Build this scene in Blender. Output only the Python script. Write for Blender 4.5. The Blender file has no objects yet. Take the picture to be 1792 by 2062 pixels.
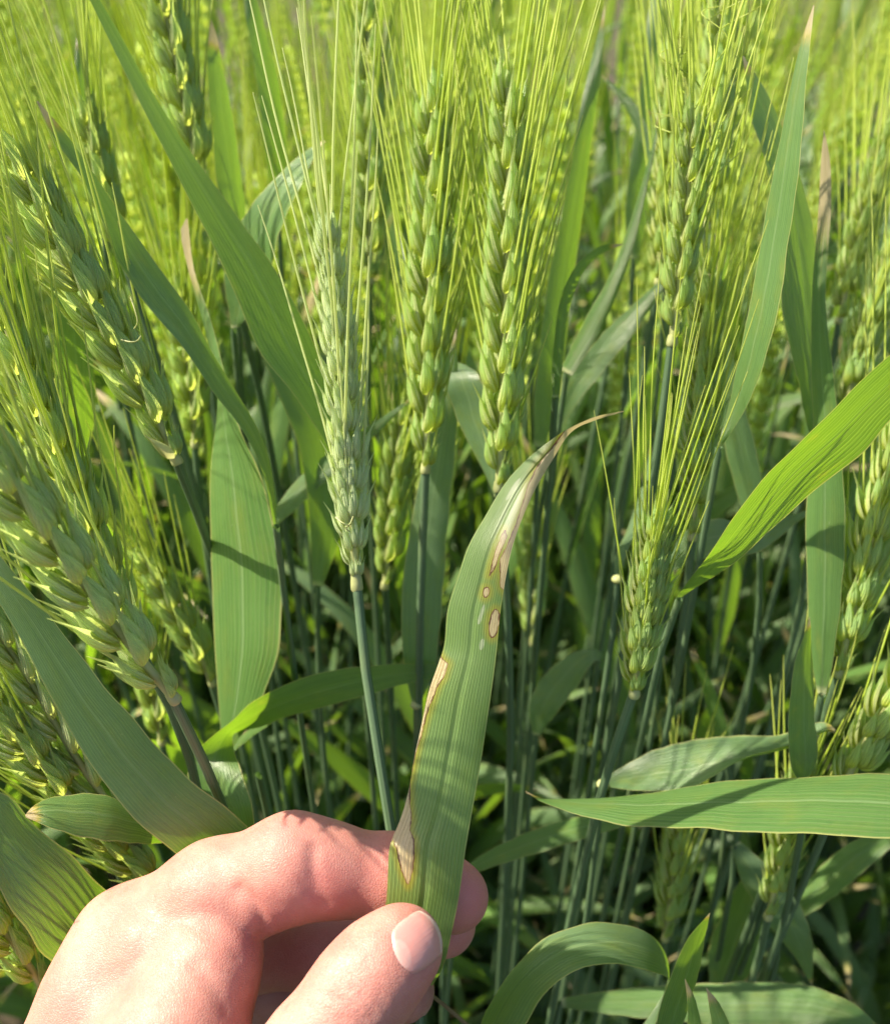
import bpy, math, random
import numpy as np
from mathutils import Vector, Matrix

# ------------------------------------------------------------------ camera, sky, sun, exposure
scene = bpy.context.scene
COL = scene.collection
rnd = random.Random(7)
R = math.radians
PITCH = R(38.0)
CAM = np.array([0.0, 0.0, 0.95])
RIGHT = np.array([1.0, 0, 0])
FWD = np.array([0, math.cos(PITCH), -math.sin(PITCH)])
UP = np.array([0, math.sin(PITCH), math.cos(PITCH)])
F, CX, CY = 1792.0, 896.0, 1031.0          # photo measured on a 1792 x 2062 grid

cd = bpy.data.cameras.new('camera')
cam = bpy.data.objects.new('camera', cd); COL.objects.link(cam)
cam.location = CAM
cam.rotation_euler = (math.pi/2 - PITCH, 0, 0)
cd.sensor_fit = 'HORIZONTAL'; cd.sensor_width = 36; cd.lens = 36
cd.clip_start = 0.005; cd.clip_end = 500
cd.dof.use_dof = True; cd.dof.focus_distance = 0.193; cd.dof.aperture_fstop = 17
scene.camera = cam

SUN_AZ, SUN_EL = R(-74), R(47)
world = bpy.data.worlds.new('World'); scene.world = world; world.use_nodes = True
wn = world.node_tree
sky = wn.nodes.new('ShaderNodeTexSky'); sky.sky_type = 'NISHITA'; sky.sun_disc = False
sky.sun_elevation = SUN_EL; sky.sun_rotation = SUN_AZ; sky.dust_density = 3.0; sky.air_density = 1.2
bg = wn.nodes['Background']; bg.inputs[1].default_value = 0.08
wn.links.new(sky.outputs[0], bg.inputs[0])
sd = bpy.data.lights.new('sun', 'SUN'); sd.energy = 5.0; sd.angle = R(0.6); sd.color = (1, 0.90, 0.70)
sun = bpy.data.objects.new('sun', sd); COL.objects.link(sun)
tosun = Vector((math.sin(SUN_AZ)*math.cos(SUN_EL), math.cos(SUN_AZ)*math.cos(SUN_EL), math.sin(SUN_EL)))
sun.rotation_euler = tosun.to_track_quat('Z', 'Y').to_euler(); sun.location = (0, 0, 3)
vs = scene.view_settings
vs.view_transform = 'Standard'; vs.look = 'None'; vs.exposure = 1.5; vs.gamma = 1; vs.use_curve_mapping = False
scene.render.engine = 'CYCLES'
scene.cycles.max_bounces = 5; scene.cycles.transmission_bounces = 4; scene.cycles.diffuse_bounces = 4; scene.cycles.glossy_bounces = 2

# ------------------------------------------------------------------ helpers
def P(x, y, d):
    return CAM + d*(FWD + RIGHT*((x-CX)/F) - UP*((y-CY)/F))

def nrm(v):
    v = np.asarray(v, float); n = np.linalg.norm(v, axis=-1, keepdims=True)
    return v/np.maximum(n, 1e-12)

def spline(pts, n, closed=False):
    """Catmull-Rom through pts (k, dims), resampled at n even steps of chord length."""
    p = np.asarray(pts, float)
    if len(p) == 2:
        t = np.linspace(0, 1, n)[:, None]; return p[0]*(1-t)+p[1]*t
    e = np.vstack([2*p[0]-p[1], p, 2*p[-1]-p[-2]])
    out = []
    for i in range(1, len(e)-2):
        t = np.linspace(0, 1, 16, endpoint=False)[:, None]
        p0, p1, p2, p3 = e[i-1], e[i], e[i+1], e[i+2]
        out.append(.5*((2*p1)+(-p0+p2)*t+(2*p0-5*p1+4*p2-p3)*t*t+(-p0+3*p1-3*p2+p3)*t**3))
    q = np.vstack(out+[p[-1:]])
    s = np.r_[0, np.cumsum(np.linalg.norm(np.diff(q[:, :3], axis=0), axis=1))]
    u = np.linspace(0, s[-1], n)
    return np.stack([np.interp(u, s, q[:, k]) for k in range(q.shape[1])], 1)

def mesh_obj(name, verts, faces, mat, parent=None, loc=None, uv=None, smooth=True, mesh=None):
    if mesh is None:
        mesh = bpy.data.meshes.new(name)
        v = np.asarray(verts, float)
        if loc is not None: v = v-np.asarray(loc)
        mesh.from_pydata(v.tolist(), [], faces)
        if smooth: mesh.polygons.foreach_set('use_smooth', [True]*len(mesh.polygons))
        if uv is not None:
            l = mesh.uv_layers.new(name='UVMap')
            vi = np.empty(len(mesh.loops), int); mesh.loops.foreach_get('vertex_index', vi)
            l.data.foreach_set('uv', np.asarray(uv, float)[vi].ravel())
        if mat: mesh.materials.append(mat)
        mesh.update()
    o = bpy.data.objects.new(name, mesh); COL.objects.link(o)
    if parent: o.parent = parent
    return o

def tag(o, label=None, cat=None, group=None, kind=None):
    if label: o['label'] = label
    if cat: o['category'] = cat
    if group: o['group'] = group
    if kind: o['kind'] = kind
    return o

def empty(name, loc):
    o = bpy.data.objects.new(name, None); COL.objects.link(o); o.location = loc
    o.empty_display_size = .02
    return o

def grid_faces(n, m, close=False, base=0):
    f = []
    mm = m if close else m-1
    for i in range(n-1):
        for j in range(mm):
            a = base+i*m+j; b = base+i*m+(j+1) % m
            f.append((a, b, b+m, a+m))
    return f

def frames(path):
    t = nrm(np.gradient(path, axis=0))
    ref = np.array([.31, -.9, .3])
    out = []
    a = nrm(np.cross(t[0], ref))
    for k in range(len(path)):
        a = a-t[k]*np.dot(a, t[k]); a = nrm(a)
        out.append(a)
    a = np.array(out)
    return t, a, np.cross(t, a)

def tube(path, rad, seg=8):
    path = np.asarray(path, float); n = len(path)
    rad = np.broadcast_to(rad, (n,))
    t, a, b = frames(path)
    th = np.linspace(0, 2*math.pi, seg, endpoint=False)
    ring = a[:, None]*np.cos(th)[None, :, None]+b[:, None]*np.sin(th)[None, :, None]
    v = (path[:, None]+ring*rad[:, None, None]).reshape(-1, 3)
    u = np.broadcast_to(np.linspace(0, 1, seg), (n, seg)); w = np.broadcast_to(np.linspace(0, 1, n)[:, None], (n, seg))
    return v, grid_faces(n, seg, True), np.stack([u.ravel(), w.ravel()], 1)

# ------------------------------------------------------------------ materials
class NT:
    def __init__(s, name):
        s.m = bpy.data.materials.new(name); s.m.use_nodes = True
        s.t = s.m.node_tree; s.t.nodes.clear()
        s.out = s.n('ShaderNodeOutputMaterial')
    def n(s, typ, **kw):
        x = s.t.nodes.new(typ)
        for k, v in kw.items(): setattr(x, k, v)
        return x
    def set(s, sock, v):
        if hasattr(v, 'is_linked') or isinstance(v, bpy.types.NodeSocket): s.t.links.new(v, sock)
        elif isinstance(v, (tuple, list)) and len(v) == 3 and sock.type == 'RGBA': sock.default_value = (*v, 1)
        else: sock.default_value = v
    def math(s, op, a, b=0.0, c=None, clamp=False):
        x = s.n('ShaderNodeMath', operation=op, use_clamp=clamp)
        s.set(x.inputs[0], a); s.set(x.inputs[1], b)
        if c is not None: s.set(x.inputs[2], c)
        return x.outputs[0]
    def mix(s, f, a, b, typ='MIX'):
        x = s.n('ShaderNodeMix', data_type='RGBA', blend_type=typ)
        s.set(x.inputs[0], f); s.set(x.inputs[6], a); s.set(x.inputs[7], b)
        return x.outputs[2]
    def ramp(s, v, lo, hi):
        x = s.n('ShaderNodeMapRange', interpolation_type='SMOOTHSTEP'); s.set(x.inputs[0], v); s.set(x.inputs[1], lo); s.set(x.inputs[2], hi)
        return x.outputs[0]
    def noise(s, vec, scale, detail=3, rough=.55, dist=0):
        x = s.n('ShaderNodeTexNoise'); 
        if vec is not None: s.set(x.inputs['Vector'], vec)
        x.inputs['Scale'].default_value = scale; x.inputs['Detail'].default_value = detail
        x.inputs['Roughness'].default_value = rough; x.inputs['Distortion'].default_value = dist
        return x.outputs[0]
    def comb(s, x, y, z=0.0):
        c = s.n('ShaderNodeCombineXYZ'); s.set(c.inputs[0], x); s.set(c.inputs[1], y); s.set(c.inputs[2], z)
        return c.outputs[0]
    def uv(s):
        c = s.n('ShaderNodeUVMap'); c.uv_map = 'UVMap'
        x = s.n('ShaderNodeSeparateXYZ'); s.t.links.new(c.outputs[0], x.inputs[0])
        return x.outputs[0], x.outputs[1]
    def rand(s):
        return s.n('ShaderNodeObjectInfo').outputs['Random']
    def bump(s, h, strength, dist):
        b = s.n('ShaderNodeBump'); s.set(b.inputs['Height'], h); b.inputs['Strength'].default_value = strength; b.inputs['Distance'].default_value = dist
        return b.outputs[0]
    def leafshader(s, refl, trans, fac, rough=.5, spec=.5, normal=None, tfac=None):
        p = s.n('ShaderNodeBsdfPrincipled'); s.set(p.inputs['Base Color'], refl); s.set(p.inputs['Roughness'], rough)
        p.inputs['Specular IOR Level'].default_value = spec
        t = s.n('ShaderNodeBsdfTranslucent'); s.set(t.inputs[0], trans)
        if normal is not None:
            s.set(p.inputs['Normal'], normal); s.set(t.inputs['Normal'], normal)
        mx = s.n('ShaderNodeMixShader'); s.set(mx.inputs[0], tfac if tfac is not None else fac)
        s.t.links.new(p.outputs[0], mx.inputs[1]); s.t.links.new(t.outputs[0], mx.inputs[2])
        s.t.links.new(mx.outputs[0], s.out.inputs[0])
        return s.m

TAN = (.50, .39, .22)
def leaf_material(name, lesion=False):
    k = NT(name)
    u, v = k.uv(); r = k.rand()
    at = k.n('ShaderNodeAttribute', attribute_type='OBJECT', attribute_name='dry').outputs['Fac']
    vl = k.n('ShaderNodeAttribute', attribute_type='OBJECT', attribute_name='veins').outputs['Fac']
    r10 = k.math('MULTIPLY', r, 37.0)
    streak = k.noise(k.comb(k.math('MULTIPLY', u, 46.0), k.math('MULTIPLY', v, 2.2), r10), 1.0, 3, .6)
    blot = k.noise(k.comb(k.math('MULTIPLY', u, 2.5), k.math('MULTIPLY', v, 9.0), r10), 1.0, 4, .6)
    ph = k.math('ADD', k.math('MULTIPLY', u, vl), k.math('MULTIPLY', blot, .25))
    vein = k.math('POWER', k.math('ABSOLUTE', k.math('COSINE', k.math('MULTIPLY', ph, math.pi))), 9.0)
    vein_f = k.math('POWER', k.math('ABSOLUTE', k.math('COSINE', k.math('MULTIPLY', ph, math.pi*3.0))), 3.0)
    refl = k.mix(k.ramp(streak, .3, .7), (.070, .160, .040), (.118, .225, .062))
    refl = k.mix(k.math('MULTIPLY', k.ramp(r, .25, 1.0), .62), refl, (.145, .215, .150))
    refl = k.mix(k.math('MULTIPLY', k.ramp(blot, .45, .75), .55), refl, (.17, .22, .04))
    refl = k.mix(k.math('MULTIPLY', k.ramp(k.noise(k.comb(k.math('MULTIPLY', u, 5.0), k.math('MULTIPLY', v, 60.0), r10), 1.0, 5, .7), .52, .72), .28), refl, (.045, .10, .03))
    trans = k.mix(k.ramp(streak, .3, .7), (.19, .39, .008), (.30, .53, .014))
    trans = k.mix(k.math('MULTIPLY', k.ramp(blot, .62, .75), .5), trans, (.55, .58, .03))
    refl = k.mix(k.math('MULTIPLY', vein, .22), refl, (.30, .38, .17))
    refl = k.mix(k.math('MULTIPLY', vein_f, .10), refl, (.05, .12, .05))
    trans = k.mix(k.math('MULTIPLY', vein, .35), trans, (.50, .62, .10))
    # midrib
    mid = k.math('SUBTRACT', 1.0, k.ramp(k.math('ABSOLUTE', k.math('SUBTRACT', u, .5)), .008, .03))
    refl = k.mix(k.math('MULTIPLY', mid, .35), refl, (.28, .38, .20))
    # pale margin
    mg = k.ramp(k.math('ABSOLUTE', k.math('SUBTRACT', u, .5)), .472, .494)
    refl = k.mix(k.math('MULTIPLY', mg, .75), refl, (.42, .42, .16)); trans = k.mix(k.math('MULTIPLY', mg, .6), trans, (.6, .6, .12))
    # pale collar at the base, dried tip
    cb = k.math('SUBTRACT', 1.0, k.ramp(v, .004, .022))
    refl = k.mix(cb, refl, (.45, .48, .25))
    lim = k.math('SUBTRACT', 1.0, at)
    vd = k.math('ADD', v, k.math('MULTIPLY', k.math('SUBTRACT', streak, .5), k.math('MULTIPLY', at, 2.0)))
    yel = k.ramp(k.math('SUBTRACT', vd, lim), -.03, .0); dead = k.ramp(k.math('SUBTRACT', vd, lim), -.008, .012)
    refl = k.mix(k.math('MULTIPLY', yel, .8), refl, (.45, .36, .05)); trans = k.mix(k.math('MULTIPLY', yel, .8), trans, (.65, .42, .03))
    refl = k.mix(dead, refl, k.mix(k.ramp(streak, .35, .65), (.34, .27, .12), (.58, .50, .31))); trans = k.mix(dead, trans, (.46, .40, .21))
    # tiny pale flecks
    vo = k.n('ShaderNodeTexVoronoi'); k.set(vo.inputs['Vector'], k.comb(k.math('MULTIPLY', u, 9.0), k.math('MULTIPLY', v, 42.0), r10)); vo.inputs['Scale'].default_value = 1
    fl = k.math('MULTIPLY', k.math('SUBTRACT', 1.0, k.ramp(vo.outputs['Distance'], .03, .07)), k.ramp(blot, .5, .56))
    refl = k.mix(k.math('MULTIPLY', fl, .7), refl, (.5, .5, .3))
    hgt = k.math('ADD', k.math('MULTIPLY', vein_f, .55), k.math('MULTIPLY', vein, .8))
    hgt = k.math('ADD', hgt, k.math('MULTIPLY', streak, .7))
    rough = .33
    if lesion:
        refl = k.mix(.55, refl, k.mix(streak, (.155, .265, .035), (.21, .33, .06)))
        ls = k.n('ShaderNodeAttribute', attribute_name='lesion').outputs['Fac']
        ps = k.n('ShaderNodeAttribute', attribute_name='pale').outputs['Fac']
        gm = k.n('ShaderNodeTexCoord').outputs['Object']
        nz = k.noise(gm, 900, 4, .65); nz2 = k.noise(gm, 260, 3, .6)
        d = k.math('ADD', ls, k.math('ADD', k.math('MULTIPLY', k.math('SUBTRACT', nz, .5), .55), k.math('MULTIPLY', k.math('SUBTRACT', nz2, .5), .7)))
        halo = k.math('MULTIPLY', k.math('SUBTRACT', 1.0, k.ramp(d, .1, 1.9)), k.math('ADD', .35, k.math('MULTIPLY', nz2, .9)))
        n4 = k.noise(gm, 150, 3, .7)
        rw = k.math('MULTIPLY', k.ramp(n4, .35, .75), .22)                       # ring width changes along the edge
        ring = k.math('SUBTRACT', 1.0, k.ramp(k.math('SUBTRACT', d, k.math('MULTIPLY', rw, .5)), -.02, .12))
        core = k.math('SUBTRACT', 1.0, k.ramp(k.math('ADD', d, rw), -.16, .06))
        refl = k.mix(k.math('MULTIPLY', halo, .75), refl, (.36, .31, .02)); trans = k.mix(k.math('MULTIPLY', halo, .65), trans, (.66, .54, .03))
        ringc = k.mix(k.ramp(n4, .42, .66), (.24, .10, .03), (.045, .014, .016))
        refl = k.mix(ring, refl, ringc); trans = k.mix(ring, trans, (.18, .07, .015))
        fib = k.noise(k.comb(k.math('MULTIPLY', u, 70.0), k.math('MULTIPLY', v, 7.0)), 1, 4, .7)
        tanc = k.mix(k.ramp(fib, .35, .7), (.48, .37, .17), (.74, .63, .38))
        nz5 = k.noise(gm, 1400, 3, .7); tanc = k.mix(k.math('MULTIPLY', k.ramp(nz5, .55, .7), .5), tanc, (.30, .17, .08))
        drk = k.n('ShaderNodeAttribute', attribute_name='sooty').outputs['Fac']
        tanc = k.mix(k.math('MULTIPLY', drk, k.ramp(fib, .3, .6)), tanc, (.16, .13, .09))
        refl = k.mix(core, refl, tanc); trans = k.mix(core, trans, (.58, .48, .22))
        pl = k.math('SUBTRACT', 1.0, k.ramp(k.math('ADD', ps, k.math('MULTIPLY', k.math('SUBTRACT', nz, .5), .5)), -.05, .2))
        refl = k.mix(k.math('MULTIPLY', pl, .8), refl, (.42, .47, .30))
        hgt = k.math('ADD', hgt, k.math('MULTIPLY', core, k.math('SUBTRACT', k.math('MULTIPLY', fib, 1.2), .6)))
    nm = k.bump(hgt, .55, .00025)
    return k.leafshader(refl, trans, .38, rough, .65, nm)

LEAF = leaf_material('leaf_blade')
LEAF_SICK = leaf_material('leaf_blade_diseased', True)

def stem_material():
    k = NT('stem'); u, v = k.uv()
    g = k.n('ShaderNodeTexCoord').outputs['Object']
    st = k.noise(k.comb(k.math('MULTIPLY', u, 24.0), k.math('MULTIPLY', v, 3.0), k.math('MULTIPLY', k.rand(), 20.0)), 1, 2)
    c = k.mix(k.ramp(st, .3, .7), (.05, .10, .045), (.15, .23, .13))
    c = k.mix(k.math('MULTIPLY', k.ramp(k.noise(g, 45, 3), .5, .75), .4), c, (.20, .25, .10))
    return k.leafshader(c, (.16, .30, .06), .2, .5, .4, k.bump(st, .6, .0004))
STEM = stem_material()

def dryleaf_material():
    k = NT('old_straw'); u, v = k.uv()
    st = k.noise(k.comb(k.math('MULTIPLY', u, 30.0), k.math('MULTIPLY', v, 3.0), k.math('MULTIPLY', k.rand(), 20.0)), 1, 3)
    c = k.mix(k.ramp(st, .3, .7), (.16, .11, .05), (.34, .26, .14))
    return k.leafshader(c, (.3, .22, .1), .25, .7, .2)
STRAW = dryleaf_material()

def spikelet_material():
    k = NT('spikelet'); u, v = k.uv(); r = k.rand()
    g = k.n('ShaderNodeTexCoord').outputs['Object']
    nz = k.noise(g, 420, 3); nb = k.noise(g, 1500, 3)
    us = k.math('ABSOLUTE', k.math('SUBTRACT', u, .5))            # 0 on the keel, .5 at the margins
    st = k.math('POWER', k.math('ABSOLUTE', k.math('SINE', k.math('ADD', k.math('MULTIPLY', u, math.pi*9), k.math('MULTIPLY', nz, 1.5)))), 1.6)
    vv = k.math('ADD', v, k.math('MULTIPLY', k.math('SUBTRACT', nz, .5), .5))
    low = k.mix(nz, (.62, .66, .10), (.54, .64, .12))
    hi = k.mix(nz, (.36, .56, .21), (.50, .67, .29))
    c = k.mix(k.ramp(vv, .16, .6), low, hi)
    c = k.mix(k.math('MULTIPLY', k.math('MULTIPLY', st, .55), k.ramp(vv, .2, .5)), c, (.11, .28, .13))
    c = k.mix(k.math('MULTIPLY', k.ramp(us, .33, .42), .85), c, (.60, .63, .36))      # pale papery margins
    c = k.mix(k.math('MULTIPLY', k.math('SUBTRACT', 1.0, k.ramp(us, .015, .05)), .5), c, (.50, .56, .26))
    c = k.mix(k.ramp(v, .82, .97), c, (.52, .54, .28))
    c = k.mix(k.math('MULTIPLY', r, .4), c, (.44, .48, .13))
    c = k.mix(k.math('MULTIPLY', k.ramp(nb, .5, .8), .25), c, (.6, .62, .35))
    t = k.mix(k.ramp(vv, .2, .7), (.74, .86, .15), (.74, .93, .24))
    pl = k.n('ShaderNodeAttribute', attribute_type='OBJECT', attribute_name='pale').outputs['Fac']
    c = k.mix(k.math('MULTIPLY', pl, .82), c, (.76, .88, .56)); t = k.mix(k.math('MULTIPLY', pl, .6), t, (.84, .92, .5))
    return k.leafshader(c, t, .54, .45, .5, k.bump(k.math('ADD', st, k.math('MULTIPLY', nb, .8)), .7, .0004))
SPIKE = spikelet_material()

def awn_material():
    k = NT('awn'); u, v = k.uv(); r = k.rand()
    pl = k.n('ShaderNodeAttribute', attribute_type='OBJECT', attribute_name='pale').outputs['Fac']
    c = k.mix(r, (.34, .45, .06), (.48, .55, .13))
    c = k.mix(k.ramp(v, .5, 1.0), c, (.44, .46, .15))
    c = k.mix(k.math('MULTIPLY', pl, .7), c, (.52, .58, .36))
    t = k.mix(k.math('MULTIPLY', pl, .6), (.70, .82, .08), (.85, .9, .5))
    return k.leafshader(c, t, .45, .4, .5)
AWN = awn_material()

def collar_material():
    k = NT('collar')
    return k.leafshader(k.mix(k.noise(k.n('ShaderNodeTexCoord').outputs['Object'], 300), (.34, .40, .14), (.5, .5, .26)), (.6, .6, .25), .35, .45, .5)
COLLAR = collar_material()

def soil_material():
    k = NT('soil'); g = k.n('ShaderNodeTexCoord').outputs['Object']
    n1 = k.noise(g, 30, 8, .65); n2 = k.noise(g, 4, 3)
    c = k.mix(k.ramp(n1, .3, .7), (.030, .022, .014), (.085, .064, .042))
    c = k.mix(k.math('MULTIPLY', k.ramp(n2, .4, .7), .4), c, (.03, .035, .012))
    p = k.n('ShaderNodeBsdfPrincipled'); k.set(p.inputs['Base Color'], c); p.inputs['Roughness'].default_value = .95
    k.set(p.inputs['Normal'], k.bump(n1, 1, .02)); k.t.links.new(p.outputs[0], k.out.inputs[0])
    return k.m
SOIL = soil_material()

# ------------------------------------------------------------------ setting: ground
def ground():
    xs = np.r_[-200, -60, -15, -5, np.linspace(-2.5, 2.5, 81), 5, 15, 60, 200]
    ys = np.r_[-200, -60, -15, -3, np.linspace(-.6, 4.4, 81), 7, 15, 60, 200]
    X, Y = np.meshgrid(xs, ys)
    rs = np.random.RandomState(3)
    Z = .012*np.sin(X*17+1)*np.sin(Y*13)+rs.uniform(-.008, .008, X.shape)-.01
    v = np.stack([X.ravel(), Y.ravel(), Z.ravel()], 1)
    tag(mesh_obj('ground', v, grid_faces(len(ys), len(xs)), SOIL), kind='structure')
ground()

# ------------------------------------------------------------------ ear pieces
def glume(L, w, dep, rings=9, seg=9, beak=.12, bend=.0):
    """papery boat-shaped husk along +z, open at the back, keel on +y, drawn out to a beak"""
    t = np.linspace(0.0, 1, rings)
    prof = np.interp(t, [0, .06, .16, .30, .46, .62, .77, .90, 1], [.28, .58, .88, 1, .90, .68, .42, .19, .03])
    z = t*L; z[-1] = L*(1+beak)
    th = np.linspace(-.75, math.pi+.75, seg)
    cx, sy = np.cos(th), np.sin(th)
    keel = 1+.22*np.exp(-((th-math.pi/2)/.22)**2)
    sy = np.where(sy > 0, sy*keel, sy*.8)
    V = np.zeros((rings, seg, 3))
    V[..., 0] = prof[:, None]*w/2*cx; V[..., 1] = prof[:, None]*dep/2*sy+(bend*np.sin(math.pi*t)*L)[:, None]
    V[..., 2] = z[:, None]
    V[-1, :, 1] += .06*L
    U = np.stack([np.broadcast_to(np.linspace(0, 1, seg), (rings, seg)).ravel(), np.broadcast_to(t[:, None], (rings, seg)).ravel()], 1)
    return V.reshape(-1, 3), grid_faces(rings, seg), U

def rot(axis, a):
    return np.array(Matrix.Rotation(a, 3, axis))

def merge(parts):
    vs, fs, us, b = [], [], [], 0
    for v, f, u in parts:
        vs.append(v); us.append(u); fs += [tuple(i+b for i in q) for q in f]; b += len(v)
    return np.vstack(vs), fs, np.vstack(us)

def spikelet_geo(seed, lo=False):
    """spikelet standing on +z, florets fanned in x, outward +y; unit length about 11.5 mm"""
    q = random.Random(seed); j = lambda a: q.uniform(-a, a)
    rg, sg = (6, 6) if lo else (11, 11)
    parts = []
    def add(L, w, dp, off, ax, ay, beak=.1, bend=.05):
        v, f, u = glume(L, w, dp, rg, sg, beak, bend)
        v = v@rot('X', ax+j(.08)).T@rot('Y', ay+j(.09)).T+np.array(off)
        parts.append((v, f, u))
    mm = .001
    for s in (-1, 1):
        add((9.8+j(.9))*mm, 3.1*mm, 3.3*mm, (s*2.0*mm, .2*mm, 0), -.07, s*.33, .36)        # outer glumes
        add((12.2+j(1.))*mm, 3.2*mm, 4.0*mm, (s*1.15*mm, -.1*mm, .8*mm), .0, s*.19, .34)  # lemmas
        add((9.2+j(.9))*mm, 2.5*mm, 2.8*mm, (s*.7*mm, 1.5*mm, 1.4*mm), -.12, s*.09, .22)   # inner florets
    add((10.8+j(1.))*mm, 3.0*mm, 3.6*mm, (j(.5)*mm, .8*mm, 2.2*mm), -.07, j(.12), .3)
    return merge(parts)

def as_mesh(name, geo, mat):
    v, f, u = geo
    o = mesh_obj(name, v, f, mat, uv=u); m = o.data
    bpy.data.objects.remove(o); return m

SPK = [as_mesh('spikelet', spikelet_geo(i), SPIKE) for i in range(6)]
def awn_geo(seed, seg=5, n=12):
    q = random.Random(seed)
    t = np.linspace(0, 1, n)
    a, b, c = q.uniform(-.05, .07), q.uniform(-.03, .03), q.uniform(-.006, .006)
    path = np.stack([a*t**2+c*np.sin(t*9), b*t**2+c*np.cos(t*7)*t, t], 1)    # unit length
    v, f, u = tube(path, (1-t)**.6*.0042+.0016, seg)
    return v, f, u
def curl_geo(seed):
    q = random.Random(seed); t = np.linspace(0, 1, 26)
    a, b, w = q.uniform(.1, .3), q.uniform(.05, .16), q.uniform(5, 11)
    path = np.stack([a*t**1.6*np.cos(w*t*.5)+.05*np.sin(w*t)*t, b*np.sin(w*t)*t, t*(1-.35*t)], 1)
    return tube(path, (1-t)**.6*.0042+.0016, 5)
AWNC = [as_mesh('awn', curl_geo(i), AWN) for i in range(5)]
AWNS = [as_mesh('awn', awn_geo(i), AWN) for i in range(8)]

def ear(parent, origin, path, roll, wscale=1.0, n=None, awn=.06, awn_n=3, spread=.16, pale=0.0, seed=0, curl=0.0, skip=(), awn_w=1.0):
    """path: world points from ear base to tip; builds rachis, spikelets and awns as separate meshes."""
    q = random.Random(seed+100)
    path = spline(path, 60)
    L = np.linalg.norm(np.diff(path, axis=0), axis=1).sum()
    base = path[0]
    v, f, u = tube(path[:57], np.linspace(.0010, .0005, 57), 7)
    e = mesh_obj('ear', v, f, COLLAR, parent, loc=base, uv=u)
    e.location = Vector(base-origin)
    if n is None: n = max(8, int(round(L/.0047/wscale)))
    tan = nrm(np.gradient(path, axis=0))
    view = nrm(CAM-path[30])
    for i in range(n):
        t = max(0, (i-.2)/(n-.75))
        k = min(59, t*.93*59); k0 = int(k); p = path[k0]+(path[min(59, k0+1)]-path[k0])*(k-k0)
        T = tan[k0]
        side0 = nrm(np.cross(T, view)); front = np.cross(side0, T)
        ang = roll+q.uniform(-.14, .14)
        S = side0*math.cos(ang)+front*math.sin(ang)
        s = 1 if i % 2 == 0 else -1
        term = i == n-1
        tilt = (.22+q.uniform(-.06, .06))*(1-.3*t)
        if term: tilt = .02
        if i == 0 and n > 9: tilt = .22
        z = nrm(T*math.cos(tilt)+s*S*math.sin(tilt))
        y = nrm(s*S-z*np.dot(s*S, z)); x = np.cross(y, z)
        sc = wscale*(.60+.40*min(1, t/.16))*(1-.26*max(0, (t-.55)/.45))*q.uniform(.93, 1.06)
        if i < 1: sc *= .8
        M = Matrix(((x[0], y[0], z[0]), (x[1], y[1], z[1]), (x[2], y[2], z[2])))
        o = bpy.data.objects.new('spikelet', SPK[q.randrange(6)]); COL.objects.link(o); o.parent = e
        off = p-base+s*S*.0004*sc
        o.matrix_local = Matrix.Translation(Vector(off)) @ M.to_4x4() @ Matrix.Diagonal((sc*1.0, sc, sc*1.03, 1))
        if pale: o['pale'] = pale
        if i in skip: continue
        na = (awn_n if q.random() < .6 else min(awn_n, 2)) if not term else 2
        if i < 2: na = q.choice((0, 1))
        for a in range(na):
            sx = (-1 if (a+i//2) % 2 == 0 else 1) if a < 2 else 0
            st = off+(z*.0105+x*sx*.0022+y*.0002)*sc
            d = nrm(z*.55+T*.75+s*S*(spread+q.uniform(-.07, .1))*.8+x*sx*(.09+q.uniform(-.04, .07)))
            al = awn*q.uniform(.72, 1.12)*(.62+.38*min(1, t/.3))
            ao = bpy.data.objects.new('awn', AWNC[q.randrange(5)] if q.random() < curl else AWNS[q.randrange(8)]); COL.objects.link(ao); ao.parent = e
            # lean the local +x of the awn inwards/outwards at random
            qx = nrm(np.cross(d, [q.uniform(-1, 1), q.uniform(-1, 1), q.uniform(-1, 1)])); qy = np.cross(d, qx)
            M = Matrix(((qx[0], qy[0], d[0]), (qx[1], qy[1], d[1]), (qx[2], qy[2], d[2])))
            cu = 2 if ao.data in AWNC else 1
            ao.matrix_local = Matrix.Translation(Vector(st)) @ M.to_4x4() @ Matrix.Diagonal((al if cu == 2 else .062*awn_w, al if cu == 2 else .062*awn_w, al, 1))
            if pale: ao['pale'] = pale
    return e

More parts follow.
